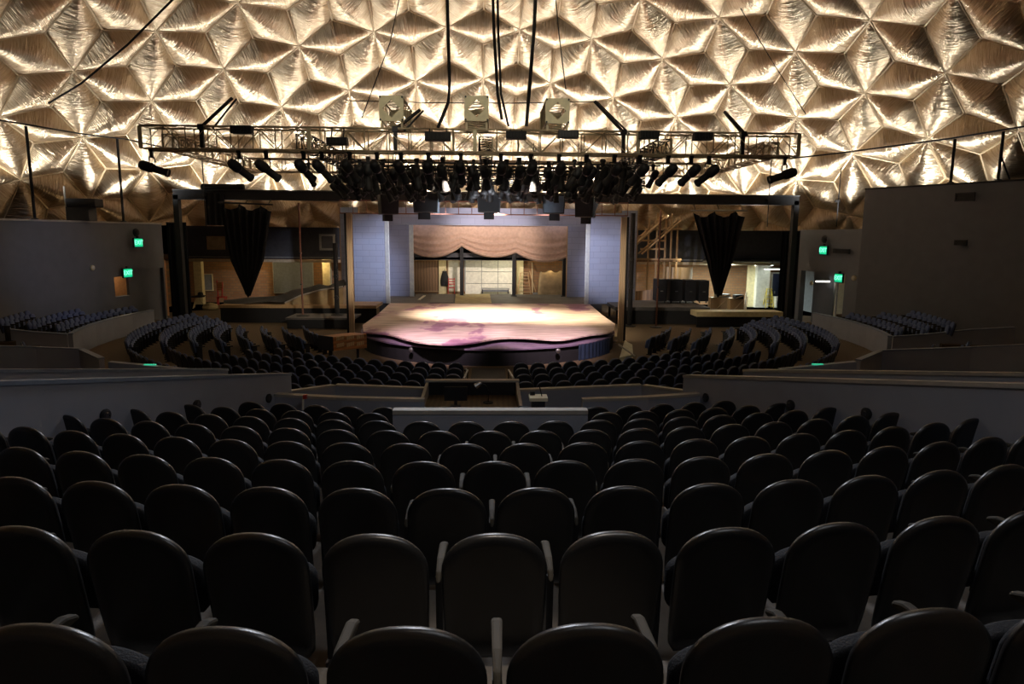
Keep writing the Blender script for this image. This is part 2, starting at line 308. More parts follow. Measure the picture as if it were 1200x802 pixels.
# ================================================================== THE DOME
def build_dome():
    NU = 9; CEN = Vector((0.038, 24.5, 5.0-12.907)); RAD = 28.63
    ph = (1+5**.5)/2
    V = [(s1, s2*ph, 0) for s1 in (-1, 1) for s2 in (-1, 1)]+[(0, s1, s2*ph) for s1 in (-1, 1) for s2 in (-1, 1)]+[(s2*ph, 0, s1) for s1 in (-1, 1) for s2 in (-1, 1)]
    V = [Vector(v).normalized() for v in V]
    z = Vector((0, 0, 1)); ax = V[0].cross(z); al = Matrix.Rotation(math.atan2(ax.length, V[0].dot(z)), 3, ax)
    wv = Vector((-.04, .0044, .0101))
    ROT = Matrix.Rotation(wv.length, 3, wv) @ Matrix.Rotation(math.radians(15), 3, 'Z') @ al
    T = [(i, j, k) for i in range(12) for j in range(i) for k in range(j) if all(abs((V[a]-V[b]).length-1.0515) < .02 for a, b in ((i, j), (j, k), (i, k)))]
    nodes = {}; pts = []
    def node(p):
        k = (round(p.x, 4), round(p.y, 4), round(p.z, 4))
        if k not in nodes: nodes[k] = len(pts); pts.append(p)
        return nodes[k]
    tris = []
    for i, j, k in T:
        P = {}
        for a in range(NU+1):
            for b in range(NU+1-a): P[a, b] = node((a*V[i]+b*V[j]+(NU-a-b)*V[k]).normalized())
        for a in range(NU):
            for b in range(NU-a):
                tris.append((P[a, b], P[a+1, b], P[a, b+1]))
                if a+b < NU-1: tris.append((P[a+1, b], P[a+1, b+1], P[a, b+1]))
    pts = [CEN+(ROT @ p)*RAD for p in pts]
    # the shell is not a perfect sphere: hubs surveyed from the photograph pull the lattice a little
    seen = [(86, 83.5), (182, 36), (177, 118), (261, 81), (96, 160), (350, 54), (330, 125), (278, 3), (25, 209), (173, 199), (316, 200), (438.7, 37), (523, 32), (609, 35), (487.5, 96),
            (566.7, 92.6), (645.8, 97.6), (410, 106), (693, 45.5), (718, 114.5), (777, 69), (792, 138), (843.8, 20), (933, 60.6), (855.6, 99), (1020.5, 23.6), (1013.8, 109.4), (1108, 86),
            (933, 138), (998.7, 178.5), (1086, 161.6), (934.7, 210.4)]
    shifts = []
    for px, py in seen:
        d = unproj(px, py).normalized(); o = EYE-CEN; bb = o.dot(d); t = -bb+math.sqrt(bb*bb-(o.dot(o)-RAD*RAD)); q = EYE+d*t
        n = min(pts, key=lambda p: (p-q).length_squared)
        if (n-q).length < 1.6: shifts.append((n.copy(), q-n))
    new = []
    for p in pts:
        sw = .03; sd = Vector((0, 0, 0))
        for n, d in shifts:
            g = math.exp(-(p-n).length_squared/4.8); sw += g; sd += d*g
        q = p+sd/sw; new.append(CEN+(q-CEN).normalized()*RAD)
    pts = new
    cen = [(pts[a]+pts[b]+pts[c])/3 for a, b, c in tris]
    cen = [CEN+(c-CEN).normalized()*(RAD+.10) for c in cen]
    edge = {}
    for ti, t in enumerate(tris):
        for a, b in ((0, 1), (1, 2), (2, 0)):
            edge.setdefault(tuple(sorted((t[a], t[b]))), []).append(ti)
    mb = MB(); uvs = []; N = 10; H0 = .54; rib = MB(); done = set()
    for ei, ((a, c), tt) in enumerate(sorted(edge.items())):
        if len(tt) != 2: continue
        A, C, B, D = pts[a], pts[c], cen[tt[0]], cen[tt[1]]
        if max(A.z, B.z, C.z, D.z) < 2.5: continue
        ctr = (A+C)/2; inw = (CEN-ctr).normalized(); ks = []; base = len(mb.v); off = ei*3.17 % 50
        for i in range(N+1):
            row = []
            for j in range(N+1):
                s, t = i/N, j/N
                p = A*(1-s)*(1-t)+B*s*(1-t)+C*s*t+D*(1-s)*t
                al_, be = (s+t)/2, s-t; wm = min(2*al_, 2*(1-al_)); bn = be/wm if wm > 1e-6 else 0
                p = p+inw*(H0*(wm**.8)*(1-abs(bn)**1.8))
                if p.y > 36.5 and abs(p.x) < 21.9 and p.z < 5.42: p.z = 5.42
                row.append(mb.vert(p)); uvs.append((al_+off, bn*.6*max(wm, .15)+off*.7))
            ks.append(row)
        for i in range(N):
            for j in range(N):
                q4 = (ks[i][j], ks[i+1][j], ks[i+1][j+1], ks[i][j+1])
                if all(abs(mb.v[k][2]-5.42) < 1e-4 for k in q4): continue      # the stage house opens below here
                mb.face(*q4)
        if min(A.z, C.z, B.z, D.z) < 5.5 and ctr.y > 36.5 and abs(ctr.x) < 21.9: continue
        for (x, y, X, Y) in ((a, 't%d' % tt[0], A, B), (a, 't%d' % tt[1], A, D), (c, 't%d' % tt[0], C, B), (c, 't%d' % tt[1], C, D)):
            if (x, y) in done: continue
            done.add((x, y)); rib.tube([X+(CEN-X).normalized()*.03, Y+(CEN-Y).normalized()*.03], .045, 5, False)
    # consistent facing inwards
    me = mb.mesh('ceiling', 'foil', True)
    ul = me.uv_layers.new(name='panel'); li = [0]*len(me.loops); me.loops.foreach_get('vertex_index', li)
    flat = [0.0]*(2*len(li))
    for k, vi in enumerate(li): flat[2*k], flat[2*k+1] = uvs[vi]
    ul.data.foreach_set('uv', flat)
    o = bpy.data.objects.new('ceiling', me); COL.objects.link(o); struct(o)
    ro = rib.build('ceiling_rib', 'rib', o)
build_dome()

# ================================================================== FLOORS AND LOW WALLS
AX0, AXD = -.163, .0075
def rowgeo(k):      # centre of curvature and radius of rear row k (1 = nearest the camera), top height of its seats
    D = 1.952+1.0774*(k-1); r = 18.22-.231*(k-1); x = AX0+AXD*(k-1)
    return x, D, r, 5-(1.19+.1912*(k-1))
def rowpt(k, s, back=0.0):
    x, D, r, zt = rowgeo(k); a = s/r
    return Vector((x+(r+back)*math.sin(a), D+r-(r+back)*math.cos(a), zt))
SEAT_H = .88
def tier_z(k): return rowgeo(k)[3]-SEAT_H
mb = MB()
NS = 28; SW = 7.6
def bpt(k, s, z): p = rowpt(k, s, .0); return Vector((p.x, p.y, z))
for k in range(-3, 10):
    z = tier_z(k); zp = tier_z(k-1)
    a = [mb.vert(bpt(k, -SW+2*SW*i/NS, zp)) for i in range(NS+1)]
    b = [mb.vert(bpt(k, -SW+2*SW*i/NS, z)) for i in range(NS+1)]
    if k < 9: c = [mb.vert(bpt(k+1, -SW+2*SW*i/NS, z)) for i in range(NS+1)]
    else: c = [mb.vert((bpt(k, -SW+2*SW*i/NS, z).x, 12.3, z)) for i in range(NS+1)]
    for i in range(NS):
        mb.face(a[i+1], a[i], b[i], b[i+1]); mb.face(b[i+1], b[i], c[i], c[i+1])
fl = struct(mb.build('floor_rear', 'concrete'))
mb = MB(); mb.prism([(28*math.cos(2*PI*i/64), 24.5+28*math.sin(2*PI*i/64)) for i in range(64)], -.2, 0)
struct(mb.build('floor', 'carpet'))
# box office end of the rear platform
mb = MB(); zb9 = tier_z(9)
mb.box(-4.4, 12.3, 0, 4.4, 14.3, 1.05); struct(mb.build('floor_front', 'carpet'))

def lowwall(name, pts, th, side, cap=.05, m='lowwall', capm='cap', zb=0.0):
    """wall along (x,y,ztop) points; th thickness towards +-normal"""
    mb = MB(); cp = MB()
    for (a, b) in zip(pts[:-1], pts[1:]):
        a, b = Vector(a), Vector(b); d = Vector((b.x-a.x, b.y-a.y, 0)).normalized(); n = Vector((-d.y, d.x, 0))*side*th; e = n*.12
        zba = zb; up = Vector((0, 0, cap))
        def P(p, off, z): return (p.x+off.x, p.y+off.y, z)
        mb.hexa([P(a, Vector(), zba), P(b, Vector(), zba), P(b, n, zba), P(a, n, zba), P(a, Vector(), a.z-cap), P(b, Vector(), b.z-cap), P(b, n, b.z-cap), P(a, n, a.z-cap)])
        cp.hexa([P(a, -e, a.z-cap), P(b, -e, b.z-cap), P(b, n+e, b.z-cap), P(a, n+e, a.z-cap), P(a, -e, a.z), P(b, -e, b.z), P(b, n+e, b.z), P(a, n+e, a.z)])
    o = struct(mb.build(name, m)); c = cp.build('wall_cap', capm, o)
    return o
def slopeline(px0, py0, D0, px1, py1, D1):
    return W(px0, py0, D0), W(px1, py1, D1)
# walls flanking the rear block follow the rake; extended back past the camera
def ext(a, b, t): return a+(a-b)*t
a, b = W(0, 447, 7.3), W(341, 437.5, 13.0); lowwall('wall_left_low', [ext(a, b, 1.6), b], .16, 1, capm='capblue'); WL = (a, b)
a, b = W(0, 433, 8.6), W(267, 432, 13.6); lowwall('wall_left_aisle', [ext(a, b, 1.4), b], .16, 1, capm='capblue')
a, b = W(1200, 450, 6.7), W(801, 439.5, 13.0); lowwall('wall_right_low', [ext(a, b, 1.4), b], .16, -1); WR = (a, b)
a, b = W(1200, 437, 8.2), W(871, 433, 13.6); lowwall('wall_right_aisle', [ext(a, b, 1.4), b], .16, -1)
# aisle floors between the two pairs of walls and out to the terraces, stepping with the rake
for nm, sgn in (('floor_left', -1), ('floor_right', 1)):
    mb = MB()
    for k in range(-2, 11):
        y0 = 1.2+1.1*(k-1); y1 = y0+1.1; z = max(0.0, 2.9-.21*k)
        mb.box(min(sgn*3.9, sgn*21), y0, z-.5, max(sgn*3.9, sgn*21), y1, z-.35)
    # bowl cross aisle
    struct(mb.build(nm, 'carpet'))
# round portholes let into the low walls (small dark lamps)
for px, py, D in ((74, 487, 8.6), (206, 475, 10.3), (303, 467, 12.2)):
    p = WL[0].lerp(WL[1], .5); dirv = (WL[1]-WL[0]).normalized()
    t = (D-WL[0].y)/(WL[1].y-WL[0].y); q = WL[0].lerp(WL[1], t); z = W(px, py, q.y).z
    n = Vector((dirv.y, -dirv.x, 0)).normalized()
    Mx = n.to_track_quat('Z', 'Y').to_matrix()
    t_ = thing('step_light', {74: 'dark round step light on the pale low wall, nearest the left edge', 206: 'dark round step light midway along the left low wall', 303: 'small dark round step light near the end of the left low wall'}[px], 'step light', (q.x+n.x*.0, q.y+n.y*.0, z), 0, 'step lights on the low walls')
    m1 = MB(); m1.lathe([(.075, -.02), (.085, .03), (.06, .045)], 14, t_.location, Mx); m1.build('housing', 'black', t_)
    m1 = MB(); m1.lathe([(.045, .045), (.03, .05)], 12, t_.location, Mx); m1.build('lens', 'lens', t_)
for px, py, D in ((835, 466, 12.2), (928, 475, 10.0), (1045, 485, 8.6)):
    dirv = (WR[1]-WR[0]).normalized(); t = (D-WR[0].y)/(WR[1].y-WR[0].y); q = WR[0].lerp(WR[1], t); z = W(px, py, q.y).z
    n = Vector((-dirv.y, dirv.x, 0)).normalized(); Mx = n.to_track_quat('Z', 'Y').to_matrix()
    t_ = thing('step_light', {835: 'dark round step light near the far end of the right low wall', 928: 'dark round step light midway along the right low wall', 1045: 'dark round step light on the right low wall, nearest the camera'}[px], 'step light', (q.x, q.y, z), 0, 'step lights on the low walls')
    m1 = MB(); m1.lathe([(.075, -.02), (.085, .03), (.06, .045)], 14, t_.location, Mx); m1.build('housing', 'black', t_)
    m1 = MB(); m1.lathe([(.045, .045), (.03, .05)], 12, t_.location, Mx); m1.build('lens', 'lens', t_)

# ================================================================== REAR SEATS
def shell_outline(w, h, n=20):
    # rounded-top seat back, narrower at the foot; (x, z) from the foot centre
    pts = []
    for i in range(n+1):
        a = PI*i/n; c, s = math.cos(a), math.sin(a)
        x = w/2*math.copysign(abs(c)**.90, c); z = h-.21+.21*abs(s)**.95
        pts.append((x, z))
    pts += [(-w/2*.99, h*.45), (-w/2*.965, h*.2), (-w/2*.93, .05), (-w/2*.82, 0), (w/2*.82, 0), (w/2*.93, .05), (w/2*.965, h*.2), (w/2*.99, h*.45)]
    return pts
def slab(mb, outline, y0, y1, rim, z0, tilt):
    """rounded slab between y0 (back) and y1 (front); rim = edge rounding"""
    cx = sum(p[0] for p in outline)/len(outline); cz = sum(p[1] for p in outline)/len(outline); rings = []
    lay = [(y0+rim*.0, .72), (y0+rim*.02, .90), (y0+rim*.45, .985), (y0+rim, 1.0), (y1-rim, 1.0), (y1-rim*.45, .985), (y1, .90), (y1+rim*.35, .70)]
    ct, st = math.cos(tilt), math.sin(tilt)
    for y, k in lay:
        ring = []
        for x, z in outline:
            xx, zz = cx+(x-cx)*k, cz+(z-cz)*(1-(1-k)*.8)
            yy = y-.05*(1-(2*xx/.5)**2)*0
            ring.append(mb.vert((xx, yy*ct-zz*st, z0+zz*ct+yy*st)))
        rings.append(ring)
    n = len(outline)
    for q in range(len(rings)-1):
        for k in range(n): mb.face(rings[q][k], rings[q][(k+1) % n], rings[q+1][(k+1) % n], rings[q+1][k])
    for ring, rev in ((rings[0], True), (rings[-1], False)):
        c = mb.vert(tuple(sum(mb.v[i][a] for i in ring)/n for a in range(3)))
        for k in range(n):
            a, b = ring[k], ring[(k+1) % n]; mb.face(*((c, b, a) if rev else (c, a, b)))
    return mb
TILT = .20
def seat_prototype():
    t = thing('theatre_chair', 'proto', 'theatre chair')
    out = shell_outline(.505, .73)
    o = slab(MB(), out, -.055, -.001, .026, .172, TILT); o.build('back_shell', 'shell', t, True)
    inn = [(x*.84, .17+z*.66) for x, z in out]
    slab(MB(), inn, .0, .045, .022, .155, TILT).build('backrest', 'cloth', t, True)
    so = [(x*.88, z*.56) for x, z in shell_outline(.50, .58)]
    slab(MB(), so, -.035, .035, .018, .30, .16).build('seat', 'cloth', t, True)   # tipped up
    for ch in t.children:
        if ch.name.startswith('seat'): ch.location = (0, .11, .03)
    a = MB()
    a.mi = 0
    prof = [(-.02, .555), (.02, .60), (.12, .622), (.30, .622), (.36, .600), (.37, .575), (.30, .565), (.08, .56)]
    k = [[a.vert((.285+sx*(.022 if 1 < i < 6 else .014), y, z)) for i, (y, z) in enumerate(prof)] for sx in (-1, 1)]
    n = len(prof); a.face(*k[0]); a.face(*k[1][::-1])
    for i in range(n): a.face(k[0][i], k[1][i], k[1][(i+1) % n], k[0][(i+1) % n])
    a.build('armrest', 'tanarm', t, False, .012)
    b = MB(); b.box(.266, .02, .02, .304, .30, .10); b.hexa([(.268, .06, .0), (.302, .06, .0), (.302, .26, .0), (.268, .26, .0), (.268, .02, .57), (.302, .02, .57), (.302, .26, .57), (.268, .26, .57)])
    b.box(.252, .0, 0, .318, .34, .025); b.build('stand', 'iron', t)
    return t
PROTO = seat_prototype()
SEATS = 0
# fraction of seat pitch at which each row starts, and the wall-side ends (in seats from the axis) where the row is whole
ROWS = {1: (-.16, -4, 4), 2: (.33, -6, 6), 3: (.80, -8, 8), 4: (.34, -9.7, 10.4), 5: (.85, -9.2, 9.9), 6: (.25, -8.8, 9.3), 7: (.72, -8.3, 8.8), 8: (.25, -7.8, 8.3), 9: (.27, -6.9, 7.5)}
def screen_x(p):
    d = p-EYE; Zc = d.dot(FWD)
    return 600+FPX*d.dot(RIGHT)/Zc, 401-FPX*d.dot(UP)/Zc
extra = []
for k in range(1, 10):
    fr, lo, hi = ROWS[k]; items = []
    n = math.ceil(lo-fr-.05)
    while n+fr <= hi+.05:
        s = (n+fr)*.56; p = rowpt(k, s); q = rowpt(k, s-.25), rowpt(k, s+.25)
        xs = [screen_x(v)[0] for v in q]
        if max(xs) > -3 and min(xs) < 1203 and not (k >= 8 and -1.56 < p.x < 1.60): items.append((s, p))
        n += 1
    if k < 5:       # the same rows run on past the picture's edges to the walls
        for sd in (-1, 1):
            for j in range(1, 4):
                s = (items[-1][0]+.56*j) if sd > 0 else (items[0][0]-.56*j); p = rowpt(k, s)
                if abs(p.x) < 5.9-.30*(k-1)*.25: extra.append((k, s, p, sd, j))
    for i, (s, p) in enumerate(items):
        o = PROTO if SEATS == 0 else copy_tree(PROTO); SEATS += 1
        x, D, r, zt = rowgeo(k)
        o.location = (p.x, p.y+.15, zt-SEAT_H+.001); o.rotation_euler.z = s/r
        where = '' if k < 5 else ', just behind the control booth' if k == 9 else ''
        o['label'] = f"black theatre chair, {ORD(i+1)} from the left in the {ORD(k)} row counted from the camera"
        o['group'] = 'black seats of the rear block'

for k, s, p, sd, j in extra:
    o = copy_tree(PROTO); x, D, r, zt = rowgeo(k)
    o.location = (p.x, p.y+.15, zt-SEAT_H+.001); o.rotation_euler.z = s/r
    o['label'] = f"black theatre chair, {ORD(j)} past the {'right' if sd > 0 else 'left'} picture edge in the {ORD(k)} row"
    o['group'] = 'black seats of the rear block'
# ================================================================== BOWL SEATS AROUND THE THRUST STAGE
BC = Vector((0.0, 33.6, 0))
BR = [8.7, 9.6, 10.5, 11.5, 12.4, 13.35, 14.4, 15.6]       # row radii from the stage outwards
def blue_prototype():
    t = thing('theatre_chair', 'proto', 'theatre chair')
    out = shell_outline(.50, .58, 10)
    slab(MB(), out, -.05, -.005, .02, .30, TILT).build('back_shell', 'blueshell', t, True)
    inn = [(x*.94, .02+z*.95) for x, z in out]
    slab(MB(), inn, -.004, .06, .022, .30, TILT).build('backrest', 'blue', t, True)
    so = [(x*.92, z*.64) for x, z in shell_outline(.50, .58, 10)]
    slab(MB(), so, .09, .17, .02, .34, .14).build('seat', 'blue', t, True)
    b = MB(); b.box(.262, .0, 0, .306, .30, .03); b.box(.27, .06, .03, .30, .24, .56); b.box(.258, .0, .56, .31, .34, .60); b.build('stand', 'iron', t)
    return t
BPROTO = blue_prototype()
cands = []
def bowl_pos(r, phi, sg):   # phi measured from the axis toward the camera
    return Vector((BC.x+sg*r*math.sin(phi), BC.y-r*math.cos(phi), 0))
# near ends (distance along the room) of the side banks and their far ends
SIDE_FAR = [math.radians(a) for a in (74, 75, 77, 80, 86, 92, 97, 101)]
SIDE_NEAR_Y = [28.2, 27.8, 27.5, 27.2, 27.1, 27.0, 26.9, 26.8]
for sg, sn in ((-1, 'left'), (1, 'right')):
    for ri, r in enumerate(BR):
        phi = math.acos(max(-1, min(1, (BC.y-SIDE_NEAR_Y[ri])/r)))
        n = 0
        while phi+n*.56/r < SIDE_FAR[ri] or n < 3:
            a = phi+n*.56/r; p = bowl_pos(r, a, sg); n += 1
            cands.append((p, sg*a, f"dark blue theatre chair, {ORD(n)} from the aisle in the {ORD(ri+1)} curved row {sn} of stage", f'blue seats {sn} of the stage', 0))
# centre bank: five rows between the aisle at the stage apron and the rear block
for ri in (3, 4, 5, 6, 7):
    r = BR[ri]; amax = math.acos(max(-1, min(1, (BC.y-25.0)/r))); half = []
    a = 1.06/r
    while a < amax: half.append(a); a += .56/r
    for sg in (-1, 1):
        for n, a in enumerate(half):
            cands.append((bowl_pos(r, a, sg), sg*a, f"dark blue theatre chair, {ORD(n+1)} {'left' if sg < 0 else 'right'} of the centre aisle, {ORD(ri-2)} row below the stage", 'blue seats below the stage', 1 if ri == 7 else 2 if ri == 6 else 3))
def seat_copy(root, p, a):
    root.location = p; root.rotation_euler.z = a
# raised banks at the sides of the room (on the terraces)
TERR = []
for sg in (-1, 1):
    for r, z, lo, hi in ((18.3, .42, 73, 98), (19.1, .62, 71, 96), (19.85, .84, 69.5, 92)):
        n = int((hi-lo)*PI/180*r/.56)
        for i in range(n):
            a = math.radians(lo)+i*.56/r; p = bowl_pos(r, a, sg); wx = 18.4+(39-p.y)*3.5/21 if sg < 0 else 18.1+(39-p.y)*.11 if p.y > 34 else 18.65+(34-p.y)*5.95/11.5
            if abs(p.x) < wx-.45: TERR.append((p+Vector((0, 0, z)), sg*a))
    for j, r in enumerate((18.7, 19.7)):
        for i in range(5):
            a = math.radians(47)+(i+.4)*.56/r; TERR.append((bowl_pos(r, a, sg)+Vector((0, 0, .55+.2*j)), sg*a))
cands.sort(key=lambda c: c[4])
LIMIT = 322-SEATS
first = cands[:LIMIT]; rest = cands[LIMIT:]
for i, (p, a, lab, gr, _) in enumerate(first):
    o = BPROTO if i == 0 else copy_tree(BPROTO)
    seat_copy(o, p, a); o['label'] = lab; o['group'] = gr
big = MB()
for p, a in [(c[0], c[1]) for c in rest]+TERR:
    Mr = Matrix.Rotation(a, 3, 'Z')
    for ch in BPROTO.children:
        base = len(big.v); mi = {'back_shell': 0, 'backrest': 1, 'seat': 1, 'stand': 2}[ch.name.split('.')[0]]
        for v in ch.data.vertices: big.v.append(tuple(p+Mr @ v.co))
        for f in ch.data.polygons: big.f.append(tuple(base+i for i in f.vertices)); big.m.append(mi)
o = big.build('theatre_chairs', ['blueshell', 'blue', 'iron'], None, True)
tag(o, 'remaining dark blue theatre chairs of the lower rows and side terraces', 'theatre chairs', None, 'stuff')

# ================================================================== AUDITORIUM WALLS, EXITS, TERRACES
def wallbox(mb, a, b, z0, z1, th, s0=0.0, s1=1.0, out=0.0, za=None):
    """vertical slab on the plan line a->b between fractions s0..s1; thickness to the left of a->b"""
    a, b = Vector((a[0], a[1], 0)), Vector((b[0], b[1], 0)); d = (b-a); n = Vector((-d.y, d.x, 0)).normalized()
    p, q = a+d*s0+n*out, a+d*s1+n*out
    P = [(p.x, p.y, z0), (q.x, q.y, z0), (q.x+n.x*th, q.y+n.y*th, z0), (p.x+n.x*th, p.y+n.y*th, z0)]
    mb.hexa(P+[(x, y, z1) for x, y, _ in P])
def frac(a, b, px):
    """fraction along plan line a->b seen at image column px"""
    d = unproj(px, 330); ex, ey = b[0]-a[0], b[1]-a[1]
    # solve EYE + t*d = a + s*(b-a)
    det = d.x*(-ey)-d.y*(-ex); return (d.x*(a[1]-EYE.y)-d.y*(a[0]-EYE.x))/det
def onwall(a, b, px, py):
    s = frac(a, b, px); y = a[1]+(b[1]-a[1])*s; return W(px, py, y), s
ZT = 5.45
# ---- left wall
LA, LB = (-18.4, 39.0), (-21.9, 18.0)
def zat(a, b, px, py): return onwall(a, b, px, py)[0].z
s1, s2 = frac(LA, LB, 154), frac(LA, LB, 134)
zo, zb = zat(LA, LB, 144, 324), zat(LA, LB, 144, 347)
sR = frac(LA, LB, 192)
mb = MB(); wallbox(mb, LA, LB, 0, ZT, -.3, s2, 1.35); wallbox(mb, LA, LB, zo, ZT, -.3, s1, s2); wallbox(mb, LA, LB, 0, zb, -.3, s1, s2)
zl2 = zat(LA, LB, 160, 316); wallbox(mb, LA, LB, zl2, ZT, -.3, sR, s1); wallbox(mb, LA, LB, 0, zl2, -.14, sR, s1, -.16); wallbox(mb, LA, LB, 0, ZT, -.3, -.02, sR)
wl = struct(mb.build('wall_left', 'wall'))
mb = MB(); wallbox(mb, LA, LB, ZT, ZT+.08, -.5, -.02, 1.35, .06); cpw = mb.build('wall_cap', 'cap', wl)
# corridor behind the left opening
mb = MB(); wallbox(mb, LA, LB, 0, zo+.6, -.1, s1-.25, s2+.1, -1.6); struct(mb.build('wall_corridor_left', 'orangewall'))
p = Vector((LA[0], LA[1], 0)).lerp(Vector((LB[0], LB[1], 0)), s1-.02); n = Vector((-21.0, 3.5, 0)).normalized()
lamp('corridor_light', 'POINT', (p.x+n.x*.75, p.y+n.y*.75, zo+.25), 26, (1, .72, .42), None, .1)
# ---- right wall: short piece beside the stage, then the taller side wall
RA, RB = (18.1, 39.0), (18.65, 34.0)
RC = (24.6, 22.5)
t1, t2 = frac(RA, RB, 938), frac(RA, RB, 990)
zo2 = zat(RA, RB, 960, 319)
mb = MB(); wallbox(mb, RA, RB, 0, ZT, .3, -.12, t1); wallbox(mb, RA, RB, zo2, ZT, .3, t1, t2); wallbox(mb, RA, RB, 0, ZT, .3, t2, 1.0)
wr = struct(mb.build('wall_right', 'wall'))
HB = W(1011, 222.5, 34.0).z
mb = MB(); wallbox(mb, RB, RC, 0, HB, .3, 0, 1.1); wallbox(mb, RB, (21.2, 36.0), 0, HB, -.3, 0, 1)
wrt = struct(mb.build('wall_right_tall', 'wall'))
mb = MB(); wallbox(mb, RB, RC, HB, HB+.07, .4, 0, 1.1, -.05); mb.build('wall_cap', 'black', wrt)
mb = MB(); wallbox(mb, RA, RB, 0, zo2+.6, .1, t1-.2, t2+.3, 2.2); struct(mb.build('wall_corridor_right', 'tin'))
mb = MB(); wallbox(mb, RA, RB, 0, zo2, .1, t1-.02, frac(RA, RB, 960), .9); struct(mb.build('wall_corridor_pier', 'wall'))
p = Vector((RA[0], RA[1], 0)).lerp(Vector((RB[0], RB[1], 0)), t2-.1)
lamp('corridor_light', 'POINT', (p.x+.7, p.y+1.5, 2.6), 8, (1, .9, .66), None, .1)
# exit signs
def exit_sign(px, py, a, b, label, sc=1.0, w=.62, h=.42, off=.1, sgn=1):
    q, s = onwall(a, b, px, py); d = Vector((b[0]-a[0], b[1]-a[1], 0)).normalized(); n = Vector((-d.y, d.x, 0))*sgn
    q = Vector((q.x, q.y, q.z)) + n*off
    if n.y > 0: n = -n
    x = Vector((-n.y, n.x, 0)); x = x if x.x > 0 else -x
    t = thing('exit_sign', label, 'exit sign', q, 0, 'lit green exit signs')
    m1 = MB(); Rm = Matrix((x, -n, Vector((0, 0, 1)))).transposed()
    m1.cbox(q, (w+.08, .08, h+.08), Rm); m1.build('housing', 'black', t)
    m1 = MB(); m1.cbox(q+n*.045, (w, .02, h), Rm); m1.build('sign_face', 'exitg', t)
    c = bpy.data.curves.new('exit_text', 'FONT'); c.body = 'EXIT'; c.size = h*.78; c.align_x = 'CENTER'; c.align_y = 'CENTER'; c.extrude = .004
    c.materials.append(MT['exitl'])
    tmp = bpy.data.objects.new('lettering', c); COL.objects.link(tmp)
    me = bpy.data.meshes.new_from_object(tmp.evaluated_get(bpy.context.evaluated_depsgraph_get())); bpy.data.objects.remove(tmp)
    o = bpy.data.objects.new('lettering', me); COL.objects.link(o); o.parent = t; o.location = n*.062
    M3 = Matrix((x, Vector((0, 0, 1)), n)).transposed(); o.rotation_euler = M3.to_euler()
    m1 = MB(); m1.box(q.x-.05, q.y-.05, q.z+h/2+.03, q.x+.05, q.y+.05, q.z+h/2+.14); m1.build('bracket', 'iron', t)
    return t
exit_sign(159.5, 284.5, LA, LB, 'green exit sign high on the left wall under a small black sensor')
exit_sign(147, 320, LA, LB, 'green exit sign over the doorway in the left wall')
exit_sign(967.5, 293.5, RA, RB, 'green exit sign high on the right wall beside a dark vent', sgn=-1)
exit_sign(985.5, 326, RA, RB, 'green exit sign over the doorway in the right wall', sgn=-1)
for px, py, a, b, lab in ((158, 272.5, LA, LB, 'small black sensor on the left wall above the upper exit sign'), (967.5, 280.5, RA, RB, 'small black sensor on the right wall above the upper exit sign')):
    q, s = onwall(a, b, px, py); d = Vector((b[0]-a[0], b[1]-a[1], 0)).normalized(); n = Vector((-d.y, d.x, 0)); n = -n if n.y > 0 else n
    t = thing('wall_sensor', lab, 'sensor', q+n*.02, 0, 'sensors above the exit signs')
    m1 = MB(); m1.lathe([(.20, 0), (.22, .05), (.16, .14), (.05, .16)], 12, t.location, n.to_track_quat('Z', 'Y').to_matrix()); m1.build('body', 'black', t, True)
    m1 = MB(); m1.cbox(t.location+n*.02+Vector((0, 0, -.16)), (.12, .1, .1)); m1.build('bracket', 'iron', t)
def grille(px0, py0, px1, py1, a, b, name, label, cat, frame=True, group=None):
    q, s = onwall(a, b, (px0+px1)/2, (py0+py1)/2); q0, _ = onwall(a, b, px0, py0); q1, _ = onwall(a, b, px1, py1)
    d = Vector((b[0]-a[0], b[1]-a[1], 0)).normalized(); n = Vector((-d.y, d.x, 0)); n = -n if n.y > 0 else n
    wd = (Vector((q0.x, q0.y, 0))-Vector((q1.x, q1.y, 0))).length; ht = abs(q0.z-q1.z)
    x = Vector((-n.y, n.x, 0)); Rm = Matrix((x, -n, Vector((0, 0, 1)))).transposed()
    t = thing(name, label, cat, q+n*.03, 0, group)
    m1 = MB()
    for k in range(5): m1.cbox(t.location+n*.02+Vector((0, 0, ht*(k-2)/5)), (wd*.94, .05, ht*.10), Rm)
    m1.build('louvre', 'vent', t)
    m1 = MB(); m1.cbox(t.location-n*.01, (wd*.96, .02, ht*.96), Rm); m1.build('backing', 'black', t)
    m1 = MB()
    for sx in (-1, 1): m1.cbox(t.location+x*sx*wd/2+n*.02, (.05, .07, ht+.05), Rm)
    for sz in (-1, 1): m1.cbox(t.location+Vector((0, 0, sz*ht/2))+n*.02, (wd, .07, .05), Rm)
    m1.build('frame', 'iron', t); return t
grille(1121, 227, 1142, 235, RB, RC, 'wall_vent', 'dark louvred vent near the top of the tall right wall', 'vent')
grille(978, 292, 996, 297, RA, RB, 'wall_vent', 'narrow dark vent beside the upper right exit sign', 'vent')
grille(1120, 282, 1133, 287, RB, RC, 'wall_speaker', 'small dark wall speaker midway up the tall right wall', 'speaker')
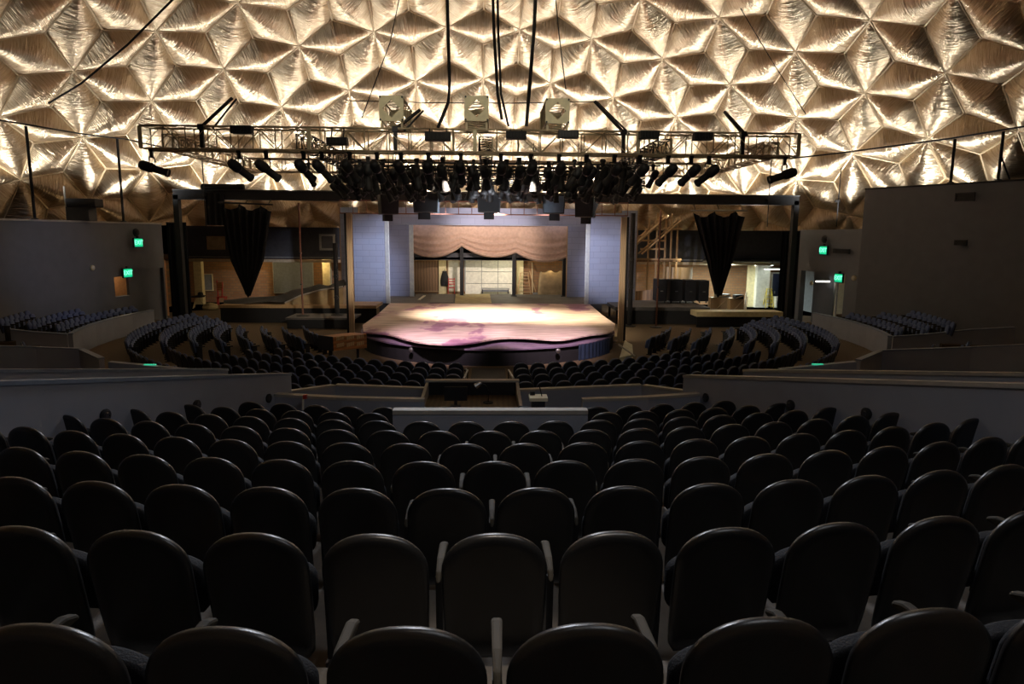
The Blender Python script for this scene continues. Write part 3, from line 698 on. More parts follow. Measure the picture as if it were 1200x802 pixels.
# door closer bits and lights in the right doorway
q0, _ = onwall(RA, RB, 963, 331)
t = thing('doorway_lamp', 'bright white strip lamp in the right doorway', 'lamp', q0+Vector((.4, .7, 0)))
m1 = MB(); m1.cbox(t.location, (.78, .08, .07)); m1.build('tube', 'led', t); m1 = MB(); m1.cbox(t.location+Vector((0, .07, .03)), (.86, .06, .1)); m1.build('casing', 'iron', t)
q0, _ = onwall(RA, RB, 982.5, 352); q1, _ = onwall(RA, RB, 983.5, 331)
t = thing('door_post', 'slim pale post standing in the right doorway', 'post', (q0.x+.3, q0.y+.8, 0))
m1 = MB(); m1.tube([(t.location.x, t.location.y, 0), (t.location.x, t.location.y, 3.0)], .055, 8); m1.build('shaft', 'flatside', t)
m1 = MB(); m1.lathe([(.16, 0), (.16, .03), (.06, .06)], 10, t.location); m1.build('foot', 'iron', t)
for px, py, a, b, lab in ((108, 314, LA, LB, 'tiny round pale wall light on the left wall'), (1001, 326, RB, RC, 'tiny round wall light beside the lower right exit sign'), (951.5, 332, RA, RB, 'tiny round wall light left of the bright strip lamp')):
    q, s = onwall(a, b, px, py); d = Vector((b[0]-a[0], b[1]-a[1], 0)).normalized(); n = Vector((-d.y, d.x, 0)); n = -n if n.y > 0 else n
    t = thing('wall_light', lab, 'wall light', q+n*.02, 0, 'tiny wall lights'); Mq = n.to_track_quat('Z', 'Y').to_matrix()
    m1 = MB(); m1.lathe([(.13, -.02), (.13, .03), (.10, .06)], 12, t.location, Mq); m1.build('rim', 'cream', t); m1 = MB(); m1.lathe([(.09, .06), (.05, .09)], 10, t.location, Mq); m1.build('glass', 'white', t)
# ---- seating terraces at the sides
for sg, nm in ((-1, 'left'), (1, 'right')):
    # stepped slabs following the bank of seats
    mb = MB()
    for r0, r1, z in ((17.75, 18.72, .42), (18.72, 19.5, .62), (19.5, 21.0, .84)):
        k = 12
        for i in range(k):
            a0, a1 = math.radians(68+i*32/k), math.radians(68+(i+1)*32/k)
            P = [bowl_pos(r0, a0, sg), bowl_pos(r1, a0, sg), bowl_pos(r1, a1, sg), bowl_pos(r0, a1, sg)]
            if sg > 0: P = P[::-1]
            mb.prism([(p.x, p.y) for p in P], 0, z)
    struct(mb.build(f'floor_terrace_{nm}', 'carpet'))
    # parapet: curved face toward the stage and the straight end toward the camera
    pts = [bowl_pos(17.8, math.radians(d), sg)+Vector((0, 0, 1.02)) for d in (98, 92, 86, 80, 74, 70)]
    pts += [bowl_pos(r, math.radians(69.5), sg)+Vector((0, 0, z)) for r, z in ((17.8, 1.02), (19.0, 1.18), (20.5, 1.45), (22, 1.62))]
    o = lowwall(f'wall_terrace_{nm}', pts, .16, 1 if sg < 0 else -1, .05, 'lowwall', 'capblue')
    mb = MB()
    for r0, r1, z in ((18.0, 19.3, .55), (19.3, 21.0, .75)):
        for i in range(5):
            a0, a1 = math.radians(44+i*4), math.radians(48+i*4)
            P = [bowl_pos(r0, a0, sg), bowl_pos(r1, a0, sg), bowl_pos(r1, a1, sg), bowl_pos(r0, a1, sg)]
            if sg > 0: P = P[::-1]
            mb.prism([(p.x, p.y) for p in P], 0, z)
    struct(mb.build(f'floor_terrace_{nm}_front', 'carpet'))
    pts = [W(124, 430, 19.0), W(122, 419, 19.6), W(97, 408, 21.0), W(40, 406, 20.2), W(-30, 404, 19.0)]
    if sg > 0: pts = [W(1002, 432, 19.0), W(1003, 421, 19.6), W(1030, 410, 21.0), W(1140, 406, 19.6), W(1230, 402, 18.0)]
    pts = pts[1:]
    lowwall(f'wall_vomitory_{nm}', pts, .14, 1 if sg < 0 else -1, .04, 'lowwall', 'capblue')
# small green reflectors on the far low-wall ends
for px, py, D, lab in ((176, 429, 15.5, 'thin green glowing strip on the far end of the left aisle wall'), (958, 428.5, 15.5, 'thin green glowing strip on the far end of the right aisle wall')):
    q = W(px, py, D); t = thing('reflector_strip', lab, 'reflector', q, 0, 'green strips on the aisle walls')
    m1 = MB(); m1.cbox(q+Vector((0, 0, .03)), (.26, .06, .02)); m1.build('strip', 'greenstrip', t)
    m1 = MB(); sg = -1 if px < 600 else 1
    m1.hexa([(q.x-.9, q.y-.06, .0), (q.x+.9, q.y-.06, .0), (q.x+.9, q.y+.1, .0), (q.x-.9, q.y+.1, 0), (q.x-.9, q.y-.06, q.z+(.10 if sg < 0 else -.08)), (q.x+.9, q.y-.06, q.z+(-.08 if sg < 0 else .10)), (q.x+.9, q.y+.1, q.z+(-.08 if sg < 0 else .10)), (q.x-.9, q.y+.1, q.z+(.10 if sg < 0 else -.08))]); m1.build('kerb_wall', 'lowwall', t)

# ---- control booth and the white rails around the front of the rear block
a, b = W(460, 481, 9.55), W(689, 481, 9.55)
lowwall('wall_booth', [a, b], .14, 1, .06, 'lowwall', 'cap', zb9-.6)
f0, f1 = W(311, 461.5, 12.45), W(497, 468, 11.9)
lowwall('wall_front_left', [f0, W(400, 466, 12.0), f1], .12, 1, .05, 'lowwall', 'cap', .9)
g0, g1 = W(683, 468, 11.9), W(828, 460.5, 12.45)
lowwall('wall_front_right', [g0, W(760, 465.5, 12.0), g1], .12, 1, .05, 'lowwall', 'cap', .9)
lowwall('wall_pit_left', [W(328, 460, 12.7), W(393, 451, 14.4), W(499, 455, 14.1)], .12, 1, .04, 'lowwall', 'cap', .2)
lowwall('wall_pit_right', [W(606, 457, 14.1), W(752, 451, 14.4), W(815, 459.5, 12.75)], .12, 1, .04, 'lowwall', 'cap', .2)
# mixing desk: dark upstand with pale edges and a brown worktop
q0, q1 = W(501, 444.5, 13.9), W(606, 444.5, 13.9); zt = W(550, 477, 10.6).z
zd = W(550, 463, 13.85).z
t = thing('control_desk', 'wide brown control desk with dark upstand behind the pale booth wall', 'desk', ((q0.x+q1.x)/2, 12.2, zb9))
m1 = MB(); m1.hexa([(q0.x-.05, 10.75, zd-.12), (q1.x+.05, 10.75, zd-.12), (q1.x, 13.85, zd-.12), (q0.x, 13.85, zd-.12), (q0.x-.05, 10.75, zd-.05), (q1.x+.05, 10.75, zd-.05), (q1.x, 13.85, zd), (q0.x, 13.85, zd)]); m1.build('worktop', 'brown', t)
m1 = MB(); m1.box(q0.x, 13.85, .9, q1.x, 13.95, q0.z-.04); m1.build('upstand', 'black', t)
m1 = MB(); m1.box(q0.x-.04, 13.82, q0.z-.05, q1.x+.04, 13.99, q0.z-.01); m1.build('top_edge', 'cap', t)
for sx, x in ((-1, q0.x), (1, q1.x)):
    m1 = MB(); m1.hexa([(x+sx*.02-.03, 10.75, zd-.35), (x+sx*.02+.03, 10.75, zd-.35), (x+.03, 13.9, zd-.3), (x-.03, 13.9, zd-.3), (x+sx*.02-.03, 10.75, zd+.02), (x+sx*.02+.03, 10.75, zd+.02), (x+.03, 13.9, q0.z-.05), (x-.03, 13.9, q0.z-.05)]); m1.build('side_panel', 'cap' , t)
for x in (q0.x+.1, q1.x-.1):
    m1 = MB(); m1.box(x-.04, 10.9, zb9-.36, x+.04, 10.98, zd-.1); m1.box(x-.04, 13.6, .9, x+.04, 13.68, zd-.08); m1.build('leg', 'iron', t)
# things on the desk
ztop = lambda y: zd-.05+(y-10.75)/3.1*.05
def ondesk(px, y): return Vector((W(px, 460, y).x, y, ztop(y)))
p = ondesk(572, 13.2); t = thing('desk_lamp', 'small black gooseneck lamp bent over the dark control desk', 'lamp', p)
m1 = MB(); m1.lathe([(.10, 0), (.10, .02), (.02, .03)], 12, p); m1.build('base', 'black', t)
m1 = MB(); m1.tube([p+Vector((.0, 0, .02)), p+Vector((.02, 0, .22)), p+Vector((-.05, 0, .36)), p+Vector((-.16, 0, .40))], .012, 6); m1.build('gooseneck', 'iron', t)
m1 = MB(); m1.tube([p+Vector((-.14, 0, .41)), p+Vector((-.25, 0, .34))], [.03, .06], 10); m1.build('lamp_head', 'chrome', t)
p = ondesk(534, 13.0); t = thing('desk_monitor', 'dark flat monitor standing on the left of the control desk', 'monitor', p)
m1 = MB(); m1.cbox(p+Vector((0, 0, .24)), (.44, .04, .28)); m1.build('screen', 'black', t, bevel=.005); m1 = MB(); m1.cbox(p+Vector((0, .01, .06)), (.06, .04, .12)); m1.cbox(p+Vector((0, 0, .008)), (.2, .15, .016)); m1.build('stand', 'iron', t)
for i, (px, y, w_, lab) in enumerate(((598, 10.98, .22, 'white paper sheet lying on the brown desk beside the equipment stand'), (610, 11.1, .16, 'small cream note pad on the right end of the brown desk'))):
    p = ondesk(px, y); t = thing('paper', lab, 'paper', p); m1 = MB(); m1.cbox(p+Vector((0, 0, .010)), (w_, .2, .008), Matrix.Rotation(.3*i, 3, 'Z')); m1.build('sheet', 'white', t)
    m1 = MB(); m1.cbox(p+Vector((.02, .01, .018)), (w_*.8, .16, .004), Matrix.Rotation(.5*i+.2, 3, 'Z')); m1.build('upper_sheet', 'tin', t)
p = W(630.5, 479, 10.9); p.z = zb9-.36+0; pz = W(631, 463, 10.9).z
t = thing('equipment_stand', 'black equipment stand with a beige top tray beside the control desk', 'stand', (p.x, 10.9, tier_z(9)))
L0 = t.location
m1 = MB(); m1.box(p.x-.11, 10.8, L0.z, p.x+.11, 11.0, pz-.08); m1.build('cabinet', 'black', t, bevel=.006)
m1 = MB(); m1.box(p.x-.15, 10.76, pz-.08, p.x+.15, 11.04, pz-.02); m1.build('tray', 'beige', t, bevel=.006)
m1 = MB(); m1.box(p.x-.13, 10.95, pz-.02, p.x-.05, 11.0, pz+.04); m1.tube([(p.x+.06, 10.9, pz-.02), (p.x+.02, 10.9, pz+.14)], .01, 5); m1.build('pen_pot', 'black', t)
m1 = MB(); m1.tube([(p.x-.11, 10.82, pz-.2), (p.x-.3, 10.85, pz-.18), (p.x-.42, 10.9, pz-.3)], .012, 5); m1.build('cable', 'iron', t); m1 = MB(); m1.tube([(p.x+.11, 10.82, pz-.3), (p.x+.2, 10.85, pz-.34)], .012, 5); m1.build('cable', 'iron', t)
p = W(356, 470, 12.0)
t = thing('rail_bracket', 'white bracket with a red clip on the front left rail', 'bracket', W(355.5, 466, 11.93))
L0 = t.location; m1 = MB(); m1.tube([L0+Vector((0, -.02, .02)), L0+Vector((0, -.06, -.22))], .018, 6); m1.build('rod', 'white', t); m1 = MB(); m1.cbox(L0+Vector((.04, -.03, .02)), (.06, .08, .07)); m1.build('clip', 'red', t)
# handrails of the centre aisle
for px0, py0, px1, py1, lab in ((548, 434, 543.5, 444, 'thin pale handrail left of the centre aisle below the desk'), (596, 434, 602, 444, 'thin pale handrail right of the centre aisle below the desk')):
    D0, D1 = 22.0, 18.2; a = W(px0, py0, D0); b = W(px1, py1, D1); t = thing('aisle_handrail', lab, 'handrail', (a.x, a.y, 0), 0, 'handrails of the centre aisle')
    m1 = MB(); m1.tube([a, b], .03, 8); m1.build('rail', 'cap', t)
    for p in (a, b): m1 = MB(); m1.tube([(p.x, p.y, 0), p], .022, 6); m1.build('post', 'iron', t)

# ================================================================== THRUST STAGE
DZ = .90
mb = MB(); RC0 = Vector((0, 31.7, 0))
ringpts = [(RC0.x+5.85*math.cos(2*PI*i/72), RC0.y+5.85*math.sin(2*PI*i/72)) for i in range(72)]
t = thing('thrust_stage', 'round black thrust stage with a purple painted rim and wavy painted deck', 'stage', (0, 33, 0))
m1 = MB(); m1.prism([(RC0.x+(x-RC0.x)*.985, RC0.y+(y-RC0.y)*.985) for x, y in ringpts], 0, .62); m1.build('fascia', 'velour', t)
m1 = MB(); m1.prism(ringpts, .62, .68); m1.build('rim', 'ring', t)
lip = [(425, 381), (426, 389), (440, 390.3), (452, 391.2), (462, 393.3), (472, 396.8), (485, 400), (500, 402.3), (516, 403.4), (530, 403.6), (545, 402.8), (560, 400.6), (575, 397.8), (585, 396.3), (600, 395.5),
       (618, 396), (635, 397.4), (650, 398.4), (664, 397.8), (675, 395.4), (688, 392.8), (700, 391.3), (712, 390.3), (719, 388), (721, 380)]
poly = [G(x, y, DZ) for x, y in lip]
pts = []
for i in range(len(poly)-1):        # finer, smooth lip
    for k in range(3): pts.append(poly[i].lerp(poly[i+1], k/3))
pts.append(poly[-1])
for _ in range(2):
    pts = pts[:4]+[(pts[i-1]+pts[i]*2+pts[i+1])/4 for i in range(4, len(pts)-4)]+pts[-4:]
for _ in range(0):
    pts = [pts[0]]+[(pts[i-1]+pts[i]*2+pts[i+1])/4 for i in range(1, len(pts)-1)]+[pts[-1]]
left, right = pts[0].x, pts[-1].x
deckpoly = [(p.x, p.y) for p in pts]+[(right, 35.5), (6.15, 41.3), (-5.95, 41.3), (left, 35.5)]
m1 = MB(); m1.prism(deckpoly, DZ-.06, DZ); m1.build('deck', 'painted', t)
m1 = MB(); m1.prism([((p[0])*.94, p[1]+.55 if p[1] < 36 else p[1]-.1) for p in deckpoly], .68, DZ-.06); m1.build('deck_frame', 'black', t)
for px, py, lab in ((476, 412, 'l'), (650.5, 411, 'r')):
    q = G(px, py, .5); d = Vector((q.x-RC0.x, q.y-RC0.y, 0)).normalized(); q = RC0+d*5.91+Vector((0, 0, .52)); Mq = d.to_track_quat('Z', 'Y').to_matrix()
    m1 = MB(); m1.lathe([(.09, 0), (.10, .05), (.05, .08)], 10, q, Mq); m1.build('socket_lamp', 'chrome', t)
m1 = MB()
def skirt(u, v):
    a = math.radians(-52+24*u); r = 5.90+.04*math.sin(u*60); return (RC0.x+r*math.cos(a), RC0.y+r*math.sin(a), .02+.64*v)
m1.grid(skirt, 40, 4); m1.build('blue_lit_corner', 'bluelit', t, True)  # strip with the blue light on the stage corner put into its colour
# upstage deck
m1 = MB(); m1.box(-6.6, 41.3, 0, 6.9, 48.2, DZ-.02); t = m1.build('upstage_deck', 'deck'); tag(t, 'dark grey upstage floor between the blue flats behind the bright deck', 'stage deck')
def sheet(pts, lab, m):
    P = [G(x, y, DZ-.02) for x, y in pts]; m1 = MB(); m1.prism([(p.x, p.y) for p in P][::-1], DZ-.018, DZ+.02)
    o = m1.build('floor_sheet', m); tag(o, lab, 'floor sheet', 'sheets on the upstage floor')
sheet([(534, 345.3), (574, 345.3), (576, 356), (533, 356)], 'ochre floor sheet lying in the middle of the dark upstage floor', 'sheetg')
sheet([(506, 345.4), (532, 345.4), (531, 355.5), (504, 355.5)], 'grey floor sheet lying left of the ochre sheet upstage', 'sheet')
sheet([(496, 347), (499, 347), (492, 352), (489.5, 352)], 'thin white strip lying on the upstage floor on the left', 'white')
# ---- portal flats (each a separate leaf of scenery)
def flat(name, label, corners, D0, D1, m, side=None, braces=True, th=.12, zbase=DZ):
    """upright flat seen between two image columns; D0, D1 are the distances of its left and right edge"""
    (x0, yt0), (x1, yt1) = corners; a = W(x0, yt0, D0); b = W(x1, yt1, D1)
    a2, b2 = Vector((a.x, a.y, zbase)), Vector((b.x, b.y, zbase)); d = Vector((b.x-a.x, b.y-a.y, 0)).normalized(); n = Vector((-d.y, d.x, 0))
    t = thing(name, label, 'scenery flat', ((a.x+b.x)/2, (a.y+b.y)/2, zbase), 0, 'blue grey scenery flats')
    m1 = MB(); m1.extr([a2, b2, b, a], n*th*.3); m1.build('canvas', m, t)
    for (p, q) in ((a2, a), (b2, b)):
        m1 = MB(); m1.extr([p-d*.06, p+d*.06, q+d*.06, q-d*.06], n*th); 
        o = m1.build('stile', 'wood', t); o.location += n*th*.35
    if side:
        e = {'l': (a2, a), 'r': (b2, b)}[side]; m1 = MB(); sg = -1 if side == 'l' else 1
        m1.extr([e[0]-n*.02, e[0]+d*sg*.30-n*.15, e[1]+d*sg*.30-n*.15, e[1]-n*.02], n*.05); m1.build('return_edge', 'flatside', t)  # pale colour stands in for the side light on this edge
    for z in (.25, .6):
        m1 = MB(); za = a2.z+(a.z-a2.z)*z; m1.extr([Vector((a.x, a.y, za-.05)), Vector((b.x, b.y, za-.05)), Vector((b.x, b.y, za+.05)), Vector((a.x, a.y, za+.05))], n*th); o = m1.build('cross_rail', 'wood', t); o.location += n*th*.35
    return t
flat('scenery_flat', 'large blue grey flat left of the stage, bright on its inner edge', ((413, 250), (450.5, 250)), 41.7, 41.2, 'flat', 'r')
flat('scenery_flat', 'large blue grey flat right of the stage beside the right wooden post', ((692, 250), (733, 250)), 41.2, 41.7, 'flat', 'l')
flat('scenery_flat', 'narrow blue flat behind the left wooden post', ((398, 243), (419, 243)), 43.0, 43.0, 'flat', None, zbase=0)
flat('scenery_flat', 'narrow blue flat at the outer right beside the wooden stairs', ((729, 247), (747.5, 247)), 43.0, 43.0, 'flat', None, zbase=0)
flat('scenery_flat', 'blue upstage flat left of the tan curtain', ((455, 252), (479, 252)), 46.0, 46.0, 'flatb', 'r')
flat('scenery_flat', 'blue upstage flat right of the tan curtain', ((666, 252), (692, 252)), 46.0, 46.0, 'flatb', None)
a, b = W(452, 262, 45.7), W(694, 262, 45.7); c2, d2 = W(452, 243, 45.7), W(694, 243, 45.7)
t = thing('portal_header', 'long lavender header above the tan swag curtain', 'scenery flat', ((a.x+b.x)/2, 45.7, a.z))
m1 = MB(); m1.box(a.x, 45.6, a.z, b.x, 45.75, c2.z); m1.build('canvas', 'flatb', t); m1 = MB(); m1.box(a.x, 45.5, a.z-.08, b.x, 45.8, a.z); m1.build('bottom_rail', 'flat', t)
# ---- swag curtain
TOPZ = W(572, 261.5, 46.4).z; XL, XR = W(477, 270, 46.4).x, W(667, 270, 46.4).x
pk = [(477, 292), (541, 289), (605, 296.5), (668, 300)]; lowz = [W(507, 302, 46.4).z, W(572, 301.5, 46.4).z, W(640, 307.5, 46.4).z]
pk = [(W(x, y, 46.4).x, W(x, y, 46.4).z) for x, y in pk]
def swag(u, v):
    x = XL+(XR-XL)*u; k = 0
    while k < 2 and x > pk[k+1][0]: k += 1
    f = min(1, max(0, (x-pk[k][0])/(pk[k+1][0]-pk[k][0])))
    zc = pk[k][1]*(1-f)+pk[k+1][1]*f; sag = (lowz[k]-(pk[k][1]+pk[k+1][1])/2)*4*f*(1-f); zb_ = zc+sag
    sh = 4*f*(1-f)
    z = TOPZ+(zb_-TOPZ)*v
    # curved folds that follow the hem and gather at the peaks
    ph = (z-(zc+sag*1.0*v))*0
    vf = max(0, v-.30)/.70; y = 46.4-.12*math.sin((vf**1.3*3.6)*2*PI)*vf**.6*(.6+.4*sh)-.10*v*sh+.05*math.sin(u*70)*(1-sh)*v
    return (x, y, z)
m1 = MB(); m1.grid(swag, 96, 60); o = m1.build('swag_curtain', 'swag', None, True); tag(o, 'tan swag curtain with three draped scallops across the stage opening', 'curtain')
# ---- slim black posts under the curtain
for i, (x, yt) in enumerate(((482, 292), (541, 289), (602.5, 294), (661.5, 299))):
    a = W(x, yt, 46.8); t = thing('steel_post', f"black steel post under the swag curtain, {ORD(i+1)} from the left", 'post', (a.x, 46.8, DZ-.02), 0, 'black posts under the curtain')
    m1 = MB(); m1.box(a.x-.12, 46.7, DZ-.02, a.x+.12, 46.9, a.z+.5); m1.build('shaft', 'black', t); m1 = MB(); m1.box(a.x-.2, 46.6, DZ-.02, a.x+.2, 47.0, DZ+.03); m1.build('base_plate', 'iron', t)
# ---- bare wooden posts at the corners of the stage
for x0, yt, x1, yb, D, w_, lab in ((408.5, 250, 412.5, 375.5, 32.6, .24, 'tall pale timber post at the left corner of the stage'), (731.5, 254.5, 727.5, 377, 32.0, .26, 'tall pale timber post at the right corner of the stage')):
    a, b = W(x0, yt, D), W(x1, yb, D); x = (a.x+b.x)/2; t = thing('timber_post', lab, 'post', (x, D, 0), 0, 'timber posts')
    m1 = MB(); m1.box(x-w_/2, D-.07, 0, x+w_/2, D+.09, a.z); m1.build('plank', 'woodlight', t, bevel=.01)
    s_ = -1 if x < 0 else 1
    m1 = MB(); m1.box(x+s_*w_/2 - (0 if s_ > 0 else .1), D-.05, 0, x+s_*w_/2+(.1 if s_ > 0 else 0), D+.3, a.z); m1.build('backing_board', 'black', t)
    m1 = MB(); m1.box(x-.3, D-.12, 0, x+.3, D+.3, .05); m1.build('foot', 'wood', t)

# ================================================================== STAGE HOUSE
zt_, zl = W(572, 263, 47.6).z, W(572, 305.5, 47.6).z
mb = MB(); mb.box(-21.8, 47.6, zl, W(478, 280, 47.6).x, 47.9, zt_); mb.box(W(667, 280, 47.6).x, 47.6, zl, 21.8, 47.9, zt_)
mb.box(-10, 47.7, zl, 10, 47.9, zl+.5); struct(mb.build('wall_header', 'band'))
mb = MB(); mb.box(-21.8, 47.5, zl-.20, -7, 47.6, zl-.02); mb.box(7, 47.5, zl-.2, 21.8, 47.6, zl-.02); struct(mb.build('trim_1', 'creamtrim'))
mb = MB(); mb.box(-21.8, 47.52, zl+.10, -7, 47.6, zl+.16); mb.box(7, 47.52, zl+.1, 21.8, 47.6, zl+.16); struct(mb.build('trim_2', 'grey'))
mb = MB(); mb.box(-22, 50.4, 0, 22, 50.6, zl+.4); struct(mb.build('wall_back', 'brick'))
mb = MB(); mb.box(-22, 47.7, zl+.05, 22, 50.5, zl+.2); struct(mb.build('ceiling_backstage', 'panelblue'))
mb = MB(); mb.box(-22.2, 44.5, 0, -21.8, 50.6, zl+.3); struct(mb.build('wall_backstage_left', 'brick'))
mb = MB(); mb.box(21.8, 44.5, 0, 22.2, 50.6, zl+.3); struct(mb.build('wall_backstage_right', 'panelblue'))
def col(px0, px1, py, D, m, nm='pier'):
    a, b = W(px0, py, D), W(px1, py, D); mb = MB(); mb.box(a.x, D-.2, 0, b.x, D+.25, zl+.1); o = struct(mb.build(nm, m)); return o
for i, (x0, x1, D) in enumerate(((229, 238, 49.0), (379, 388, 49.0), (514.5, 523, 50.1), (605.5, 613, 50.1), (876.5, 885, 49.0))):
    o = col(x0, x1, 330, D, 'cream'); o.name = 'column_%d' % (i+1)
# wall panels hung on the brick
def pbox(name, label, cat, x0, y0, x1, y1, D, depth, m, group=None, parts=None, bevel=0.0, ground=None):
    a, b = W(x0, y1, D), W(x1, y0, D); z0 = a.z if ground is None else ground
    t = thing(name, label, cat, ((a.x+b.x)/2, D, z0), 0, group)
    m1 = MB(); m1.box(a.x, D, z0, b.x, D+depth, b.z); m1.build('body', m, t, bevel=bevel)
    return t, a, b, z0
def framed(name, label, cat, x0, y0, x1, y1, D, m, fm, group=None, th=.06):
    a, b = W(x0, y1, D), W(x1, y0, D); t = thing(name, label, cat, ((a.x+b.x)/2, D, a.z), 0, group)
    m1 = MB(); m1.box(a.x, D, a.z, b.x, D+.05, b.z); m1.build('panel', m, t)
    m1 = MB(); f = th
    for (p, q, r, s_) in ((a.x-f, a.z-f, b.x+f, a.z), (a.x-f, b.z, b.x+f, b.z+f), (a.x-f, a.z, a.x, b.z), (b.x, a.z, b.x+f, b.z)): m1.box(p, D-.05, q, r, D+.05, s_)
    m1.build('frame', fm, t); return t
framed('wall_board', 'large blue grey board on the brick wall behind the left platform', 'board', 322, 307.5, 366, 343, 50.3, 'panelblue', 'grey')
framed('notice_board', 'pale notice board on the brick wall beside the left cream column', 'board', 240, 322, 248, 340, 50.3, 'grey', 'cream')
framed('header_sign', 'pale blank rectangular sign on the dark header left of the black drape', 'sign', 244, 278, 262, 291.5, 47.5, 'tarplight', 'wood')
framed('hollow_frame', 'square grey frame hanging on the dark header beside the left flats', 'frame', 377, 277, 390, 291, 47.4, 'band', 'grey', None, .14)
framed('wall_board', 'brown plywood board on the brick wall under the left curtain scallop', 'board', 486, 306, 514, 341, 50.3, 'ply', 'wood')
# overhead garage door with panel lines
a, b = W(545, 346, 50.3), W(603, 305, 50.3)
t = thing('garage_door', 'wide cream sectional garage door at the back of the stage', 'door', ((a.x+b.x)/2, 50.3, DZ-.02))
for i in range(3):
    for j in range(3):
        xa, xb = a.x+(b.x-a.x)*i/3, a.x+(b.x-a.x)*(i+1)/3; za, zb_ = a.z+(b.z-a.z)*j/3, a.z+(b.z-a.z)*(j+1)/3
        m1 = MB(); m1.box(xa+.02, 50.22, za+.02, xb-.02, 50.3, zb_-.02); m1.build('door_panel', 'white', t, bevel=.015)
m1 = MB()
for x in (a.x, b.x): m1.box(x-.05, 50.2, DZ, x+.05, 50.34, b.z)
m1.box(a.x-.05, 50.2, b.z, b.x+.05, 50.34, b.z+.09); m1.build('track', 'grey', t)
m1 = MB(); m1.box(a.x, 50.3, DZ, b.x, 50.36, b.z); m1.build('backing', 'grey', t)
framed('wall_board', 'narrow white board between the black post and the red chair', 'board', 526, 306, 539, 341, 50.25, 'white', 'creamtrim')
# bench in front of the garage door
a, b = W(564, 346, 48.6), W(597, 338.5, 48.6)
t = thing('work_bench', 'low grey bench in front of the cream garage door', 'bench', ((a.x+b.x)/2, 48.9, DZ-.02))
m1 = MB(); m1.box(a.x, 48.6, b.z-.07, b.x, 49.3, b.z); m1.build('top', 'grey', t)
for x in (a.x+.05, b.x-.12):
    m1 = MB(); m1.box(x, 48.65, DZ-.02, x+.07, 49.25, b.z-.07); m1.build('leg', 'iron', t)
m1 = MB(); m1.box(a.x+.1, 48.72, DZ+.12, b.x-.1, 48.76, b.z-.1); m1.build('apron', 'panelblue', t)
# red ladder-back chair
p = W(529, 346, 48.3); t = thing('wooden_chair', 'red ladder-back chair standing upstage beside the black box', 'chair', (p.x, 48.3, DZ-.02)); L0 = t.location
m1 = MB(); m1.box(p.x-.24, 48.05, DZ+.40, p.x+.24, 48.5, DZ+.45); m1.build('seat', 'red', t)
for sx in (-1, 1):
    m1 = MB(); m1.tube([(p.x+sx*.22, 48.48, DZ-.02), (p.x+sx*.22, 48.55, DZ+1.10)], .022, 6); m1.build('back_leg', 'red', t)
    m1 = MB(); m1.tube([(p.x+sx*.22, 48.07, DZ-.02), (p.x+sx*.22, 48.07, DZ+.42)], .022, 6); m1.build('front_leg', 'red', t)
for z in (.62, .80, .98): m1 = MB(); m1.box(p.x-.22, 48.5, DZ+z, p.x+.22, 48.53, DZ+z+.07); m1.build('slat', 'red', t)
t, a, b, z0 = pbox('black_box', 'small black box on the floor right of the red chair', 'box', 535.5, 346, 543.5, 339, 48.4, .4, 'case', None, None, .02, DZ-.02)
m1 = MB(); m1.box(a.x-.02, 48.38, b.z-.06, b.x+.02, 48.82, b.z+.01); m1.build('lid', 'black', t)
# dark coat on the cream column
p = W(521, 318, 49.7); t = thing('hanging_coat', 'dark coat hanging on the cream column left of the garage door', 'coat', p)
m1 = MB()
def coat(u, v):
    a = 2*PI*u; r = .12+.16*math.sin(min(1, v*1.4)*PI/2)*(1+.15*math.sin(a*3)) - .1*max(0, v-.8)
    return (p.x+r*math.cos(a)*1.1, 49.74+r*.45*math.sin(a), p.z-v*1.05)
m1.grid(coat, 16, 10); m1.build('cloth', 'black', t, True); m1 = MB(); m1.tube([(p.x-.2, 49.76, p.z-.05), (p.x, 49.76, p.z+.06), (p.x+.2, 49.76, p.z-.05)], .015, 5); m1.tube([(p.x, 49.76, p.z+.06), (p.x, 49.86, p.z+.14)], .012, 5); m1.build('hanger', 'iron', t)
# step ladder
def ladder(label, px, pyb, pyt, D, wb, m, base, spread=.7, rungs=6, group=None):
    p = W(px, pyb, D); zt2 = W(px, pyt, D).z; t = thing('step_ladder', label, 'ladder', (p.x, D, base), 0, group)
    for sx in (-1, 1):
        m1 = MB(); m1.tube([(p.x+sx*wb/2, D-spread/2, base), (p.x+sx*wb*.28, D, zt2)], .035, 5); m1.build('front_stile', m, t)
        m1 = MB(); m1.tube([(p.x+sx*wb/2*1.05, D+spread/2, base), (p.x+sx*wb*.28, D+.03, zt2)], .028, 5); m1.build('rear_stile', m, t)
    for k in range(rungs):
        f = (k+.6)/(rungs+.3); w2 = wb/2*(1-f)+wb*.28*f; m1 = MB(); m1.box(p.x-w2, D-spread/2*(1-f)-.05, base+(zt2-base)*f-.02, p.x+w2, D-spread/2*(1-f)+.07, base+(zt2-base)*f+.015); m1.build('rung', m, t)
    m1 = MB(); m1.box(p.x-wb*.33, D-.1, zt2-.02, p.x+wb*.33, D+.12, zt2+.03); m1.build('top_step', m, t)
ladder('tan wooden step ladder standing upstage right of the garage door', 614, 346, 320, 48.6, .95, 'wood', DZ-.02)
p0, p1 = W(621, 346, 48.4), W(613, 308, 49.8); t = thing('leaning_plank', 'long pale plank leaning against the wall right of the step ladder', 'plank', (p0.x, 48.3, DZ-.02))
m1 = MB(); m1.tube([(p0.x+.25, 49.3, DZ), (p1.x+.7, 50.3, p1.z)], .06, 4); m1.build('board', 'woodlight', t); m1 = MB(); m1.tube([(p0.x+.5, 49.3, DZ), (p1.x+.5, 50.1, p1.z-.6)], .05, 4); m1.build('second_board', 'wood', t)
